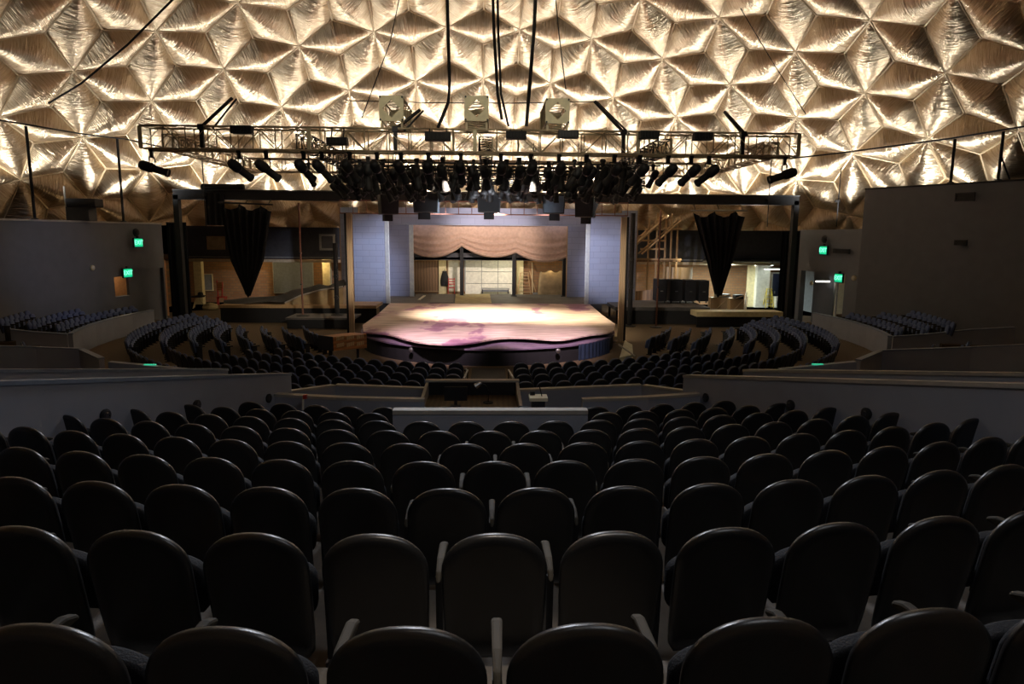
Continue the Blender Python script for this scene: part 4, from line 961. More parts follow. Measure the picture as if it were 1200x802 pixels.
# covered furniture stack on the right upstage
t, a, b, z0 = pbox('wooden_chest', 'orange brown wooden chest under the dust sheet upstage right', 'chest', 634, 346, 662, 333, 48.2, 1.1, 'crate', None, None, .01, DZ-.02)
m1 = MB()
for k in range(3): x = a.x+(b.x-a.x)*(k+.5)/3; m1 = MB(); m1.box(x-.25, 48.14, DZ+.15, x+.25, 48.2, b.z-.12); m1.build('door_panel', 'ply', t)
m1 = MB(); m1.box(a.x-.04, 48.12, b.z-.06, b.x+.04, 49.34, b.z); m1.build('top', 'crate', t)
a2, b2 = W(631, 333, 48.1), W(663, 318, 48.1)
def dustc(u, v):
    x = a2.x+(b2.x-a2.x)*u; prof = math.sin(min(1, max(0, v))*PI); yv = 48.1+1.25*v
    z = b.z+.02+(b2.z-b.z)*(min(1, prof*2.6)**.5)*(1-.10*math.sin(u*7)**2)*(min(1, 10*u)**.5)*(min(1, 10*(1-u))**.5)
    return (x, yv, z)
m1 = MB(); m1.grid(dustc, 24, 18); o = m1.build('dust_sheet', 'dust', None, True); tag(o, 'tan dust sheet over a heap on the wooden chest upstage right', 'dust sheet')
t, a, b, z0 = pbox('grey_cart', 'small grey cart between the plank and the wooden chest', 'cart', 625, 346, 632, 334, 48.6, .5, 'grey', None, None, .01, DZ+.06)
for sx in (a.x+.05, b.x-.05): m1 = MB(); m1.tube([(sx-.03, 48.7, DZ+.03), (sx+.03, 48.7, DZ+.03)], .05, 8); m1.build('wheel', 'black', t)
# clutter of black cases under the left scallop
for i, (x0, y0, x1, y1, lab) in enumerate(((479, 339, 487, 346, 'dark case lying left under the curtain beside the first black post'), (489, 341, 499, 346.5, 'low dark case right of the first black post'), (501, 342, 511, 346.5, 'low dark case with a pale top upstage left'))):
    t, a, b, z0 = pbox('equipment_case', lab, 'case', x0, y1, x1, y0, 48.0+.2*i, .5, 'case', 'dark cases upstage left', None, .015, DZ-.02)
    m1 = MB(); m1.box(a.x-.01, 47.98+.2*i, b.z-.05, b.x+.01, 48.52+.2*i, b.z+.015); m1.build('lid', 'tin' if i == 2 else 'black', t)

# ---- left wing
PZ = W(350, 358, 38.6).z
def platform(name, label, x0, x1, y0, y1, z, th, m, legs):
    t = thing(name, label, 'platform', ((x0+x1)/2, (y0+y1)/2, 0)); m1 = MB(); m1.box(x0, y0, z-th, x1, y1, z); m1.build('deck', m, t)
    m1 = MB(); m1.box(x0+.05, y0+.10, .02, x1-.05, y0+.16, z-th); m1.build('skirt', 'black', t)
    for x in legs:
        for y in (y0+.25, y1-.25): m1 = MB(); m1.box(x-.06, y-.06, 0, x+.06, y+.06, z-th); m1.build('leg', 'iron', t)
    return t
xa, xb = W(256, 358, 38.6).x, W(441, 359, 38.6).x
platform('wing_platform', 'long timber platform left of the stage carrying the brown ramp', xa, xb, 38.6, 41.0, PZ, .16, 'wood', (xa+.4, (xa+xb)/2, xb-.4))
xa2, xb2 = W(300, 368, 36.5).x, W(412, 368, 36.5).x
platform('wing_platform', 'lower dark platform step between the left bank of seats and stage', W(330, 370, 35.6).x, W(412, 370, 35.6).x, 36.2, 38.3, PZ-.42, .1, 'deck', (W(345, 370, 36).x, W(405, 370, 36).x))
# collapsed scenery ramp with a dark tarp and khaki board
P = [W(332, 357, 39.4), W(400, 357, 39.4), W(400, 333, 40.6), W(372, 338, 40.4)]; 
t = thing('scenery_ramp', 'khaki scenery ramp lying on the left platform under a dark tarp', 'ramp', (P[0].x+2, 39.8, PZ))
m1 = MB(); q = [Vector((W(333, 357, 39.2).x, 39.2, PZ)), Vector((W(402, 357, 39.2).x, 39.2, PZ)), Vector((W(402, 336, 39.2).x, 39.2, W(402, 336, 39.2).z)), Vector((W(378, 339, 39.2).x, 39.2, W(378, 339, 39.2).z)), Vector((W(352, 346, 39.2).x, 39.2, W(352, 346, 39.2).z))]
m1.extr(q, (0, 1.3, 0)); m1.build('board', 'tarplight', t)
top = [(262, 351), (300, 349), (330, 345), (352, 338), (372, 334), (385, 334), (403, 328)]; bot = [(262, 356), (300, 355.5), (332, 354), (352, 346), (372, 341), (385, 340), (403, 337)]
def tarpf(u, v):
    f = u*6; k = min(5, int(f)); f -= k
    a_ = W(*top[k], 39.5).lerp(W(*top[k+1], 39.5), f); b_ = W(*bot[k], 39.1).lerp(W(*bot[k+1], 39.1), f)
    if v > .5: p_ = a_.lerp(b_, (v-.5)*2)
    else: p_ = Vector((a_.x, 40.6, max(PZ+.03, b_.z-.1))).lerp(a_, v*2)
    return (p_.x, p_.y+.04*math.sin(u*40)+.02, max(PZ+.01, p_.z+.04*math.sin(u*23+v*9)))
m1 = MB(); m1.grid(tarpf, 40, 12); m1.build('tarp', 'tarp', t, True)
m1 = MB(); m1.tube([W(334, 355, 39.05), W(352, 346.5, 39.05), W(376, 340, 39.05), W(402, 336, 39.05)], .045, 5); m1.build('edge_trim', 'cap', t)
# black pipe stand, thin orange poles
for i, (x, yt, yb, D, r, m, lab) in enumerate(((393, 285, 373, 37.6, .13, 'black', 'thick black pole standing left of the narrow blue flat'), (351.5, 238, 370, 37.2, .05, 'pipe', 'thin rusty pole rising from the left platform steps'), (741, 250, 374, 37.8, .13, 'black', 'thick black pole standing right of the outer blue flat'), (773, 247, 366, 37.4, .05, 'pipe', 'thin rusty pole in front of the wooden stairs'))):
    a, b = W(x, yt, D), W(x+(2 if x < 600 else -2), yb, D); xm = (a.x+b.x)/2
    t = thing('pipe_stand', lab, 'pole', (xm, D, PZ-.42 if i < 2 else 0), 0, 'poles in the wings'); zb_ = t.location.z; m1 = MB(); m1.tube([(xm, D, zb_), (xm, D, a.z)], r, 8); m1.build('pole', m, t); m1 = MB(); m1.lathe([(.35, 0), (.35, .04), (r, .08)], 12, (xm, D, zb_)); m1.build('base', 'iron', t)
    for z in (.35, .6): m1 = MB(); m1.tube([(xm, D-.18, a.z*z), (xm, D+.18, a.z*z)], r*.9, 6); m1.build('clamp', 'iron', t)
# side table with a dark hat, easel-like stool and small red chair on the left
p = W(235, 364, 47.0); t = thing('side_table', 'small table with a dark top at the foot of the left cream column', 'table', (p.x, 46.6, 0))
zt2 = W(235, 347, 46.6).z; m1 = MB(); m1.lathe([(.45, zt2-.08), (.5, zt2-.04), (.42, zt2)], 14, (p.x, 46.6, 0)); m1.build('top', 'black', t)
for k in range(3):
    an = k*2*PI/3+.3; m1 = MB(); m1.tube([(p.x+.1*math.cos(an), 46.6+.1*math.sin(an), zt2-.06), (p.x+.5*math.cos(an), 46.6+.5*math.sin(an), 0)], .04, 5); m1.build('leg', 'cream', t)
p = W(235, 346, 46.6); o = MB(); o.lathe([(.36, 0), (.35, .03), (.18, .05), (.17, .2), (.10, .26), (.02, .27)], 14, (p.x, 46.6, zt2)); o = o.build('hat', 'black', None, True); tag(o, 'dark brimmed hat lying on the small side table on the left', 'hat')
p = W(259, 350, 46.0); zb2 = W(259, 347, 46.0).z; t = thing('red_stool_chair', 'small red chair standing behind the left platform', 'chair', (p.x, 46.0, 0)); 
m1 = MB(); m1.box(p.x-.25, 45.8, .75, p.x+.35, 46.2, .82); m1.build('seat', 'red', t)
m1 = MB(); m1.tube([(p.x-.22, 46.15, .0), (p.x-.3, 46.25, W(257, 329, 46).z)], .05, 6); m1.build('back_post', 'red', t); m1 = MB(); m1.tube([(p.x+.02, 46.15, .8), (p.x+.05, 46.25, W(261, 331, 46).z)], .05, 6); m1.build('back_post', 'red', t)
m1 = MB(); m1.box(p.x-.28, 46.17, 1.2, p.x+.05, 46.24, 1.75); m1.build('back_panel', 'crate', t)
for x, y in ((-.2, 45.85), (.3, 45.85), (.3, 46.15)): m1 = MB(); m1.tube([(p.x+x, y, 0), (p.x+x, y, .76)], .035, 5); m1.build('leg', 'red', t)
# rocks / rolled cloth at the left edge
for i, (px, D, s_, m, lab) in enumerate(((216, 46.0, .35, 'tin', 'small pale bundle on the floor beside the left black leg'), (247, 45.6, .5, 'sheetg', 'ochre cloth bundle on the floor in front of the side table'))):
    p = W(px, 360, D); m1 = MB(); m1.lathe([(.05, 0), (s_, .02), (s_*1.05, s_*.35), (s_*.8, s_*.7), (s_*.3, s_*.85), (.02, s_*.9)], 11, (p.x, D, 0)); o = m1.build('cloth_bundle', m, None, True); tag(o, lab, 'bundle')

# ---- right wing
xa, xb = W(748, 361, 39.5).x, W(808, 361, 39.5).x
platform('wing_platform', 'dark platform right of the stage under the black road cases', 7.25, W(832, 361, 38.6).x, 38.6, 42.8, PZ-.02, .2, 'deck', (7.6, W(822, 361, 39).x))
platform('wing_platform', 'pale cream platform at the far right below the bright doorway', W(815, 362, 37.4).x+.05, W(917, 364, 37.4).x, 37.3, 38.5, PZ-.12, .28, 'cream', (W(830, 361, 38).x, W(905, 361, 38).x))
for i, (x0, x1) in enumerate(((768, 783), (784.5, 801), (802, 817), (818, 832))):
    a, b = W(x0, 358, 41.0), W(x1, 327.5+i*.5, 41.0)
    t = thing('road_case', f"tall black road case right of the stage, {ORD(i+1)} from the left of four", 'case', ((a.x+b.x)/2, 41.3, PZ-.02), 0, 'black road cases')
    m1 = MB(); m1.box(a.x+.02, 41.0, PZ+.1, b.x-.02, 41.9, b.z); m1.build('body', 'case', t, bevel=.03)
    m1 = MB()
    for z in (.33, .66): m1.box(a.x+.02, 40.97, PZ+.1+(b.z-PZ-.1)*z-.015, b.x-.02, 41.0, PZ+.1+(b.z-PZ-.1)*z+.015)
    m1.build('edge_strip', 'iron', t)
    for x in (a.x+.12, b.x-.12): m1 = MB(); m1.tube([(x-.03, 41.15, PZ+.04), (x+.03, 41.15, PZ+.04)], .06, 8); m1.build('caster', 'black', t)
    m1 = MB(); m1.cbox(((a.x+b.x)/2, 40.98, (PZ+b.z)/2), (.16, .04, .05)); m1.build('handle', 'chrome', t)
# curved plywood scenery wall and drum behind the cases
def cyl(name, label, px0, px1, pyt, D, depth, m, zb_, slope=0):
    a, b = W(px0, pyt, D), W(px1, pyt, D); R_ = (b.x-a.x)/2; c = (a.x+b.x)/2
    t = thing(name, label, 'scenery', (c, D+depth, zb_)); m1 = MB()
    def f(u, v, o=0): an = PI*(1-u); return (c+(R_-o)*math.cos(an), D+depth-(depth-o)*math.sin(an), zb_+(a.z+slope*(u-1)-zb_)*v)
    m1.grid(lambda u, v: f(u, v), 24, 3); m1.build('curved_face', m, t, True); m1 = MB(); m1.grid(lambda u, v: f(1-u, v, .06), 24, 3); m1.build('inner_face', 'wood', t, True)
    m1 = MB(); m1.grid(lambda u, v: (f(u, 1, .07*v)[0], f(u, 1, .07*v)[1], f(u, 1)[2]+.005), 24, 1); m1.build('rim', 'woodlight', t); return t
cyl('curved_wall', 'curved brown plywood scenery wall behind the black road cases', 746, 806, 331, 43.2, 1.6, 'ply', 0, .75)
cyl('scenery_drum', 'pale lit wooden drum shape rising behind the road cases', 783, 817, 313.5, 45.0, 1.2, 'woodlight', 0)
lamp('work_light', 'SPOT', (W(800, 300, 44).x, 43.6, 3.6), 60, (1, .85, .55), (W(802, 318, 45).x, 45.2, 2.7), .1, 90, .6)
# wooden stairs
t = thing('wooden_stairs', 'unpainted timber staircase climbing behind the right flats', 'stairs', (W(760, 300, 44.2).x, 44.2, 0))
def q(x, y, D=44.2): return W(x, y, D)
for dy, y2 in ((0, 44.2), (1, 45.2)):
    m1 = MB(); m1.tube([Vector((q(718, 311).x, y2, q(718, 311).z)), Vector((q(783, 252).x, y2, q(783, 252).z))], .10, 4); m1.build('stringer', 'wood', t)
    m1 = MB(); m1.tube([Vector((q(752, 298).x, y2, q(752, 298).z)), Vector((q(799, 258).x, y2, q(799, 258).z))], .06, 4); m1.build('handrail', 'wood', t)
for k in range(8):
    f = (k+.5)/8; a = q(718, 311).lerp(q(783, 252), f); m1 = MB(); m1.box(a.x-.14, 44.2, a.z+.05, a.x+.18, 45.2, a.z+.1); m1.build('tread', 'wood', t)
for x, yt in ((763, 255), (773, 250), (783, 252), (790, 250), (797, 258)):
    a = q(x, yt); m1 = MB(); m1.box(a.x-.05, 44.6, 0, a.x+.05, 44.72, a.z); m1.build('post', 'wood', t)
for x0, x1, y in ((738, 800, 304), (752, 780, 282), (752, 780, 292), (775, 800, 268)):
    a, b = q(x0, y), q(x1, y); m1 = MB(); m1.box(a.x, 44.5, a.z-.06, b.x, 44.6, a.z+.06); m1.build('rail', 'wood', t)
a, b = q(740, 305), q(800, 305); m1 = MB(); m1.box(a.x, 44.6, a.z-.1, b.x, 45.6, a.z); m1.build('landing', 'ply', t)
# timber pile beside the doorway
base = PZ*0
for i, (x0, y0, x1, y1, D, m, lab) in enumerate(((833, 359, 853, 349, 43.6, 'woodlight', 'pale low timber box behind the point of the right black drape'), (856, 358, 872, 350, 43.9, 'wood', 'timber crate right of the pale low box'), (840, 349, 856, 345, 43.6, 'grey', 'grey folded sheet on the pale timber box'), (862, 352, 872, 346, 43.5, 'case', 'black open case on the timber crate'))):
    a, b = W(x0, y0, D), W(x1, y1, D); zb_ = 0 if i < 2 else None
    if i == 0: ZB = b.z
    if i == 1: ZC = b.z
    lo = 0 if i < 2 else (ZB if i == 2 else ZC)
    t = thing('scrap_box', lab, 'box', ((a.x+b.x)/2, D, lo), 0, 'timber heap by the right doorway'); m1 = MB(); m1.box(a.x, D, lo, b.x, D+.6, max(b.z, lo+.15)); m1.build('body', m, t, bevel=.015)
    m1 = MB(); m1.tube([(a.x, D-.04, lo+.05), (b.x, D-.04, max(b.z, lo+.15)-.03)], .035, 4); m1.build('batten', 'woodlight', t)
a, b = W(872, 360, 43.4), W(876, 343, 44.6); t = thing('leaning_plank', 'short pale plank leaning by the bright right doorway', 'plank', (a.x, 43.4, 0)); m1 = MB(); m1.tube([(a.x, 43.4, 0), (b.x, 44.8, b.z)], .05, 4); m1.build('board', 'woodlight', t); m1 = MB(); m1.tube([(a.x+.14, 43.5, 0), (b.x+.1, 44.85, b.z-.3)], .04, 4); m1.build('second_board', 'wood', t)
# bright corridor on the right
mb = MB(); a, b = W(885, 340, 48.6), W(892, 340, 48.6); mb.box(a.x, 48.4, 0, b.x+.5, 48.8, zl+.05); struct(mb.build('wall_bright_pier', 'white'))
a, b = W(903, 362, 49.6), W(917, 321, 49.6); t = thing('corridor_door', 'dark blue door at the end of the bright right corridor', 'door', ((a.x+b.x)/2, 49.6, 0)); m1 = MB(); m1.box(a.x, 49.6, 0, b.x+.6, 49.75, b.z); m1.build('leaf', 'navy', t); m1 = MB(); m1.box(a.x-.1, 49.55, 0, a.x, 49.8, b.z+.1); m1.box(a.x-.1, 49.55, b.z, b.x+.6, 49.8, b.z+.1); m1.build('frame', 'white', t); m1 = MB(); m1.cbox((a.x+.2, 49.57, 1.0), (.06, .06, .2)); m1.build('handle', 'chrome', t)
ladder('yellow step ladder standing in the bright right corridor', 900, 362, 339, 48.2, .6, 'yellow', 0, .5, 5)
p = W(912, 362, 48.0); t = thing('white_cabinet', 'white cabinet on the floor at the far right of the bright corridor', 'cabinet', (p.x, 48.0, 0)); zc2 = W(912, 348, 48).z
m1 = MB(); m1.box(p.x-.3, 47.8, .05, p.x+.4, 48.4, zc2); m1.build('body', 'white', t, bevel=.02); m1 = MB(); m1.box(p.x-.22, 47.77, .15, p.x+.3, 47.8, zc2-.3); m1.build('door', 'grey', t); m1 = MB(); m1.box(p.x-.3, 47.78, 0, p.x+.4, 48.4, .05); m1.build('plinth', 'iron', t)
for i, (px, py, D) in enumerate(((907, 316, 47.9), (895, 311.5, 48.8))):
    p = W(px, py, D); p.z = min(p.z, zl-.12); t = thing('fluorescent_light', ('bright fluorescent light under the ceiling of the right corridor', 'second fluorescent light above the white pier on the right')[i], 'light fitting', (p.x, D, p.z), 0, 'fluorescent lights')
    m1 = MB(); m1.box(p.x-.7, D-.08, p.z+.04, p.x+.7, D+.08, p.z+.12); m1.build('housing', 'white', t)
    for dy in (-.05, .05): m1 = MB(); m1.tube([(p.x-.66, D+dy, p.z+.02), (p.x+.66, D+dy, p.z+.02)], .025, 6); m1.build('tube', 'tube', t)
p0, p1 = W(824, 306, 47.2), W(917, 308, 47.2); t = thing('air_duct', 'shiny foil pipe running under the dark header on the right', 'pipe', ((p0.x+p1.x)/2, 47.3, p0.z)); m1 = MB(); m1.tube([(p0.x, 47.3, p0.z), (p1.x, 47.3, p0.z)], .11, 10); m1.build('pipe', 'chrome', t)
for k in range(4): x = p0.x+(p1.x-p0.x)*(k+.5)/4; m1 = MB(); m1.tube([(x-.04, 47.3, p0.z), (x+.04, 47.3, p0.z)], .135, 10); m1.build('joint', 'grey', t)

# ---- orange crate on the left of the stage, pale ramp on the right
p = G(409, 412, 0.0)
def obox(name, label, cat, corners, h, m): pass
a, b = W(391, 412, 26.2), W(430, 408.5, 27.6)
t = thing('wooden_bridge', 'orange slatted wooden box beside the left front of the stage', 'box', ((a.x+b.x)/2, 27, 0)); d = Vector((b.x-a.x, b.y-a.y, 0)); L_ = d.length; an = math.atan2(d.y, d.x); Rm = Matrix.Rotation(an, 3, 'Z')
zt2 = W(391, 395.5, 26.2).z; zt3 = W(430, 391.5, 27.6).z; n = Vector((-d.y, d.x, 0)).normalized()
zb1, zb3 = W(391, 411.5, 26.2).z, W(430, 408, 27.6).z
m1 = MB(); m1.hexa([(a.x, a.y, zb1), (b.x, b.y, zb3), (b.x+n.x*.7, b.y+n.y*.7, zb3), (a.x+n.x*.7, a.y+n.y*.7, zb1), (a.x, a.y, zt2), (b.x, b.y, zt3), (b.x+n.x*.7, b.y+n.y*.7, zt3), (a.x+n.x*.7, a.y+n.y*.7, zt2)]); m1.build('body', 'crate', t)
for k in range(3):
    f0, f1 = .08+.30*k, .08+.30*k+.22
    for r_ in range(2):
        pa, pb = a.lerp(b, f0), a.lerp(b, f1); z0 = zb1+(zb3-zb1)*f0+.12+.3*r_*.9; m1 = MB(); m1.extr([(pa.x-n.x*.03, pa.y-n.y*.03, z0), (pb.x-n.x*.03, pb.y-n.y*.03, z0+.02), (pb.x-n.x*.03, pb.y-n.y*.03, z0+.16), (pa.x-n.x*.03, pa.y-n.y*.03, z0+.14)], n*.03); m1.build('slat', 'wood', t)
m1 = MB(); m1.hexa([(a.x-.12, a.y, zb1), (a.x-.01, a.y, zb1), (a.x-.01+n.x*.7, a.y+n.y*.7, zb1), (a.x-.12+n.x*.7, a.y+n.y*.7, zb1), (a.x-.12, a.y, zt2+.02), (a.x-.01, a.y, zt2+.02), (a.x-.01+n.x*.7, a.y+n.y*.7, zt2+.02), (a.x-.12+n.x*.7, a.y+n.y*.7, zt2+.02)]); m1.build('end_board', 'black', t)
for f in (.1, .9): pa = a.lerp(b, f)+n*.35; m1 = MB(); m1.box(pa.x-.05, pa.y-.05, 0, pa.x+.05, pa.y+.05, zb1+.05); m1.build('leg', 'iron', t)
q0 = G(727, 420, .0); t = thing('access_ramp', 'small pale wedge with a white edge beside the right front of the stage', 'ramp', (q0.x+.3, q0.y+.5, 0))
A = [W(726, 419.5, 25.6), W(742, 416, 26.2), W(741, 404, 27.6), W(732, 399, 27.8)]
A = [Vector((p.x, p.y, max(.02, p.z))) for p in A]
m1 = MB(); k = [m1.vert(p) for p in A]; g = [m1.vert((p.x, p.y, 0)) for p in A]; m1.face(*k); m1.face(*g[::-1])
for i in range(4): m1.face(g[i], g[(i+1) % 4], k[(i+1) % 4], k[i])
m1.build('slope', 'tin', t); m1 = MB(); m1.tube([W(725, 404, 26.6), W(744, 417.5, 25.9)], .035, 5); m1.build('edge_rail', 'cap', t)

# ================================================================== OVERHEAD RIG
def box_truss(name, label, p0, p1, h, dep, step, m='alu', r=.028, rs=.013, group='lighting trusses'):
    """square lattice truss between two points (top front chord), hanging h down and dep back"""
    p0, p1 = Vector(p0), Vector(p1); L = (p1-p0).length; d = (p1-p0).normalized(); bk = Vector((-d.y, d.x, 0)).normalized()*dep; dn = Vector((0, 0, -h))
    t = thing(name, label, 'truss', (p0+p1)/2, 0, group)
    for o in (Vector(), bk, dn, bk+dn): m1 = MB(); m1.tube([p0+o, p1+o], r, 6); m1.build('chord', m, t)
    n = max(2, round(L/step)); lace = MB()
    for i in range(n):
        a, b = p0+d*L*i/n, p0+d*L*(i+1)/n
        for o in (Vector(), bk):
            lace.tube([a+o, b+o+dn] if i % 2 else [a+o+dn, b+o], rs, 4, False)
        lace.tube([a, b+bk], rs, 4, False); lace.tube([a+dn, b+bk+dn], rs, 4, False)
    for i in range(n+1):
        a = p0+d*L*i/n; 
        for o in (Vector(), bk): lace.tube([a+o, a+o+dn], rs*1.3, 4, False)
        lace.tube([a, a+bk], rs, 4, False); lace.tube([a+dn, a+dn+bk], rs, 4, False)
    lace.build('lacing', m, t)
    for k in (0, .25, .5, .75, 1):
        a = p0+d*L*k; m1 = MB()
        for e in (a, ):
            w_ = d*.05
            m1.extr([e-w_+bk*-.03, e+w_+bk*-.03, e+w_+bk*-.03+dn, e-w_+bk*-.03+dn], bk*.06)
        m1.build('joint_plate', 'beige', t)
    return t
TD = 20.0
TL, TR = W(163, 145.5, TD), W(937, 158, TD); tz = (TL.z+TR.z)/2; TL.z = TR.z = tz; th_ = .62
box_truss('lighting_truss', 'long lattice truss across the room in front of the dome, nearest the seats', TL, TR, th_, .62, .62)
BL, BR_ = W(288, 190, 28.0), W(806, 196, 28.0); bz = tz-.02
bl, br = Vector((TL.x+.3, 28.0, bz)), Vector((TR.x-.3, 28.0, bz))
box_truss('lighting_truss', 'rear lattice truss parallel to the long front truss', bl, br, .5, .5, .62)
box_truss('lighting_truss', 'left side truss running back from the end of the front truss', Vector((TL.x+.3, 27.9, bz-.15)), Vector((TL.x+.3, 20.7, tz-.15)), .42, .45, .6)
box_truss('lighting_truss', 'right side truss running back from the end of the front truss', Vector((TR.x-.3, 20.7, tz-.15)), Vector((TR.x-.3, 27.9, bz-.15)), .42, .45, .6)
for x in (-5.2, 0.1, 5.4):
    box_truss('lighting_truss', {-5.2: 'left of three cross trusses between the front and rear truss', .1: 'middle of three cross trusses between the front and rear truss', 5.4: 'right of three cross trusses between the front and rear truss'}[x], Vector((x, 20.7, tz-.1)), Vector((x, 27.9, tz-.1)), .4, .4, .6, 'iron', .022)
# end-on truss stubs with diamond plates standing on the front truss
for i, (px, py) in enumerate(((458.5, 127), (558.5, 127), (653.5, 130))):
    c = W(px, py, 19.9); s_ = .34; t = thing('truss_stub', f"truss stub with beige diamond-cut plate on the front truss, {ORD(i+1)} from the left", 'truss', c, 0, 'truss stubs with diamond plates')
    o4 = [(-s_, -s_), (s_, -s_), (s_, s_), (-s_, s_)]; dm = s_*.72; i4 = [(0, -dm), (dm, 0), (0, dm), (-dm, 0)]
    for y0 in (0, 2.2):
        m1 = MB()
        A = [m1.vert((c.x+x, c.y+y0, c.z+z)) for x, z in o4]; B = [m1.vert((c.x+x, c.y+y0, c.z+z)) for x, z in i4]
        A2 = [m1.vert((c.x+x, c.y+y0+.03, c.z+z)) for x, z in o4]; B2 = [m1.vert((c.x+x, c.y+y0+.03, c.z+z)) for x, z in i4]
        for k in range(4):
            k2 = (k+1) % 4
            m1.face(A[k], A[k2], B[k2 if False else k]); m1.face(A[k2], B[k2], B[k])
            m1.face(A2[k2], A2[k], B2[k]); m1.face(B2[k2], A2[k2], B2[k])
            m1.face(A[k2], A[k], A2[k], A2[k2]); m1.face(B[k], B[k2], B2[k2], B2[k])
        m1.build('end_plate', 'beige', t)
    for x, z in o4: m1 = MB(); m1.tube([(c.x+x*.92, c.y+.03, c.z+z*.92), (c.x+x*.92, c.y+2.2, c.z+z*.92)], .025, 6); m1.build('chord', 'beige', t)
    m1 = MB()
    for k in range(5):
        y0 = c.y+.1+k*.42
        for a_, b_ in zip(o4, o4[1:]+o4[:1]): m1.tube([(c.x+a_[0]*.92, y0, c.z+a_[1]*.92), (c.x+b_[0]*.92, y0+.4, c.z+b_[1]*.92)], .013, 4, False)
    m1.build('lacing', 'alu', t)
    for x, z in o4: m1 = MB(); m1.tube([(c.x+x*.9, c.y-.03, c.z+z*.9), (c.x+x*.9, c.y, c.z+z*.9)], .028, 6); m1.build('bolt', 'iron', t)
    
    for sx in (-.28, .28): m1 = MB(); m1.box(c.x+sx-.03, c.y+.05, tz-.02, c.x+sx+.03, c.y+.15, c.z-s_+.05); m1.build('mounting_bracket', 'alu', t)
# black ballast boxes hung inside the front truss
for i, (px, py, w_, h_) in enumerate(((283, 152, 24, 9), (395, 165.5, 24, 8.5), (513, 160, 30, 10), (605, 158.5, 24, 9), (666, 157.5, 24, 9), (761, 158, 23, 9), (824, 160, 22, 8.5))):
    a, b = W(px-w_/2, py+h_/2, 19.78), W(px+w_/2, py-h_/2, 19.78)
    t = thing('ballast_box', f"black ballast box mounted on the face of the front truss, {ORD(i+1)} from the left", 'box', ((a.x+b.x)/2, 19.8, a.z), 0, 'ballast boxes on the front truss')
    m1 = MB(); m1.box(a.x, 19.70, a.z, b.x, 19.96, b.z); m1.build('casing', 'speaker', t, bevel=.012)
    m1 = MB()
    for k in range(6): x = a.x+(b.x-a.x)*(k+.6)/6.2; m1.box(x, 19.675, a.z+.03, x+.04, 19.70, b.z-.03)
    m1.build('cooling_fin', 'iron', t); 
    for x in (a.x+.12, b.x-.12): m1 = MB(); m1.tube([(x, 19.85, b.z), (x, 19.95, tz-.01)], .018, 5); m1.build('hook', 'iron', t)
# theatre spotlights
def spot_prototype():
    t = thing('theatre_spotlight', 'proto', 'spotlight')
    m1 = MB(); m1.lathe([(.075, .02), (.085, -.02), (.085, -.30), (.10, -.31), (.10, -.36), (.092, -.37), (.092, -.30)], 10); m1.build('lens_tube', 'speaker', t, True)
    m1 = MB(); m1.lathe([(.03, .30), (.08, .29), (.115, .22), (.12, .06), (.105, .0), (.075, -.01)], 10); m1.build('lamp_housing', 'speaker', t, True)
    m1 = MB(); m1.lathe([(.088, -.335), (.06, -.345), (.0, -.35)], 10); m1.build('lens', 'lens', t)
    m1 = MB(); m1.tube([(.14, 0, 0), (.15, 0, .18), (.13, 0, .24), (-.13, 0, .24), (-.15, 0, .18), (-.14, 0, 0)], .014, 4); m1.build('yoke', 'iron', t)
    m1 = MB(); m1.box(-.04, -.03, .24, .04, .03, .40); m1.tube([(-.05, 0, .40), (.05, 0, .40)], .05, 8); m1.build('clamp', 'iron', t)
    return t
SP = spot_prototype(); NSP = 0
def add_spot(loc, aim, label, group, sc=1.0):
    global NSP
    o = SP if NSP == 0 else copy_tree(SP); NSP += 1
    o.location = loc; o.scale = (sc, sc, sc); d = Vector(aim)-Vector(loc); az = math.atan2(-d.x, d.y); o.rotation_euler = (0, 0, az)
    til = math.atan2(math.hypot(d.x, d.y), -d.z)
    for ch in o.children:
        if ch.name.split('.')[0] in ('lens_tube', 'lamp_housing', 'lens'): ch.rotation_euler = (til, 0, 0)
    o['label'] = label; o['group'] = group; return o
front = [178, 280, 312, 356, 377, 410, 442, 470, 502, 540, 587, 622, 655, 687, 720, 750, 783, 810, 831, 920]
zp = tz-th_-.40
for i, px in enumerate(front):
    x = W(px, 185, 20.3).x; r_ = R.uniform(-1, 1); 
    edge = px in (178, 920)
    aim = (x*.1+r_, 27.5+abs(r_), 1.0) if not edge else (x*.1, 20.6, 4.2)
    add_spot((x, 20.3, zp-.12), aim, f"black spotlight hanging under the front truss, {ORD(i+1)} from the left", 'spotlights under the front truss', 1.25)
t = thing('lighting_pipe', 'straight rusty pipe under the front truss carrying the row of spotlights', 'pipe', (0, 20.3, zp+.38)); m1 = MB(); m1.tube([(TL.x+.1, 20.3, zp+.38), (TR.x-.1, 20.3, zp+.38)], .03, 8); m1.build('pipe', 'alu', t)
for k in range(12): x = TL.x+.4+(TR.x-TL.x-.8)*k/11; m1 = MB(); m1.tube([(x, 20.3, zp+.38), (x, 20.3, tz-th_+.02)], .016, 5, False); m1.build('hanger', 'iron', t)
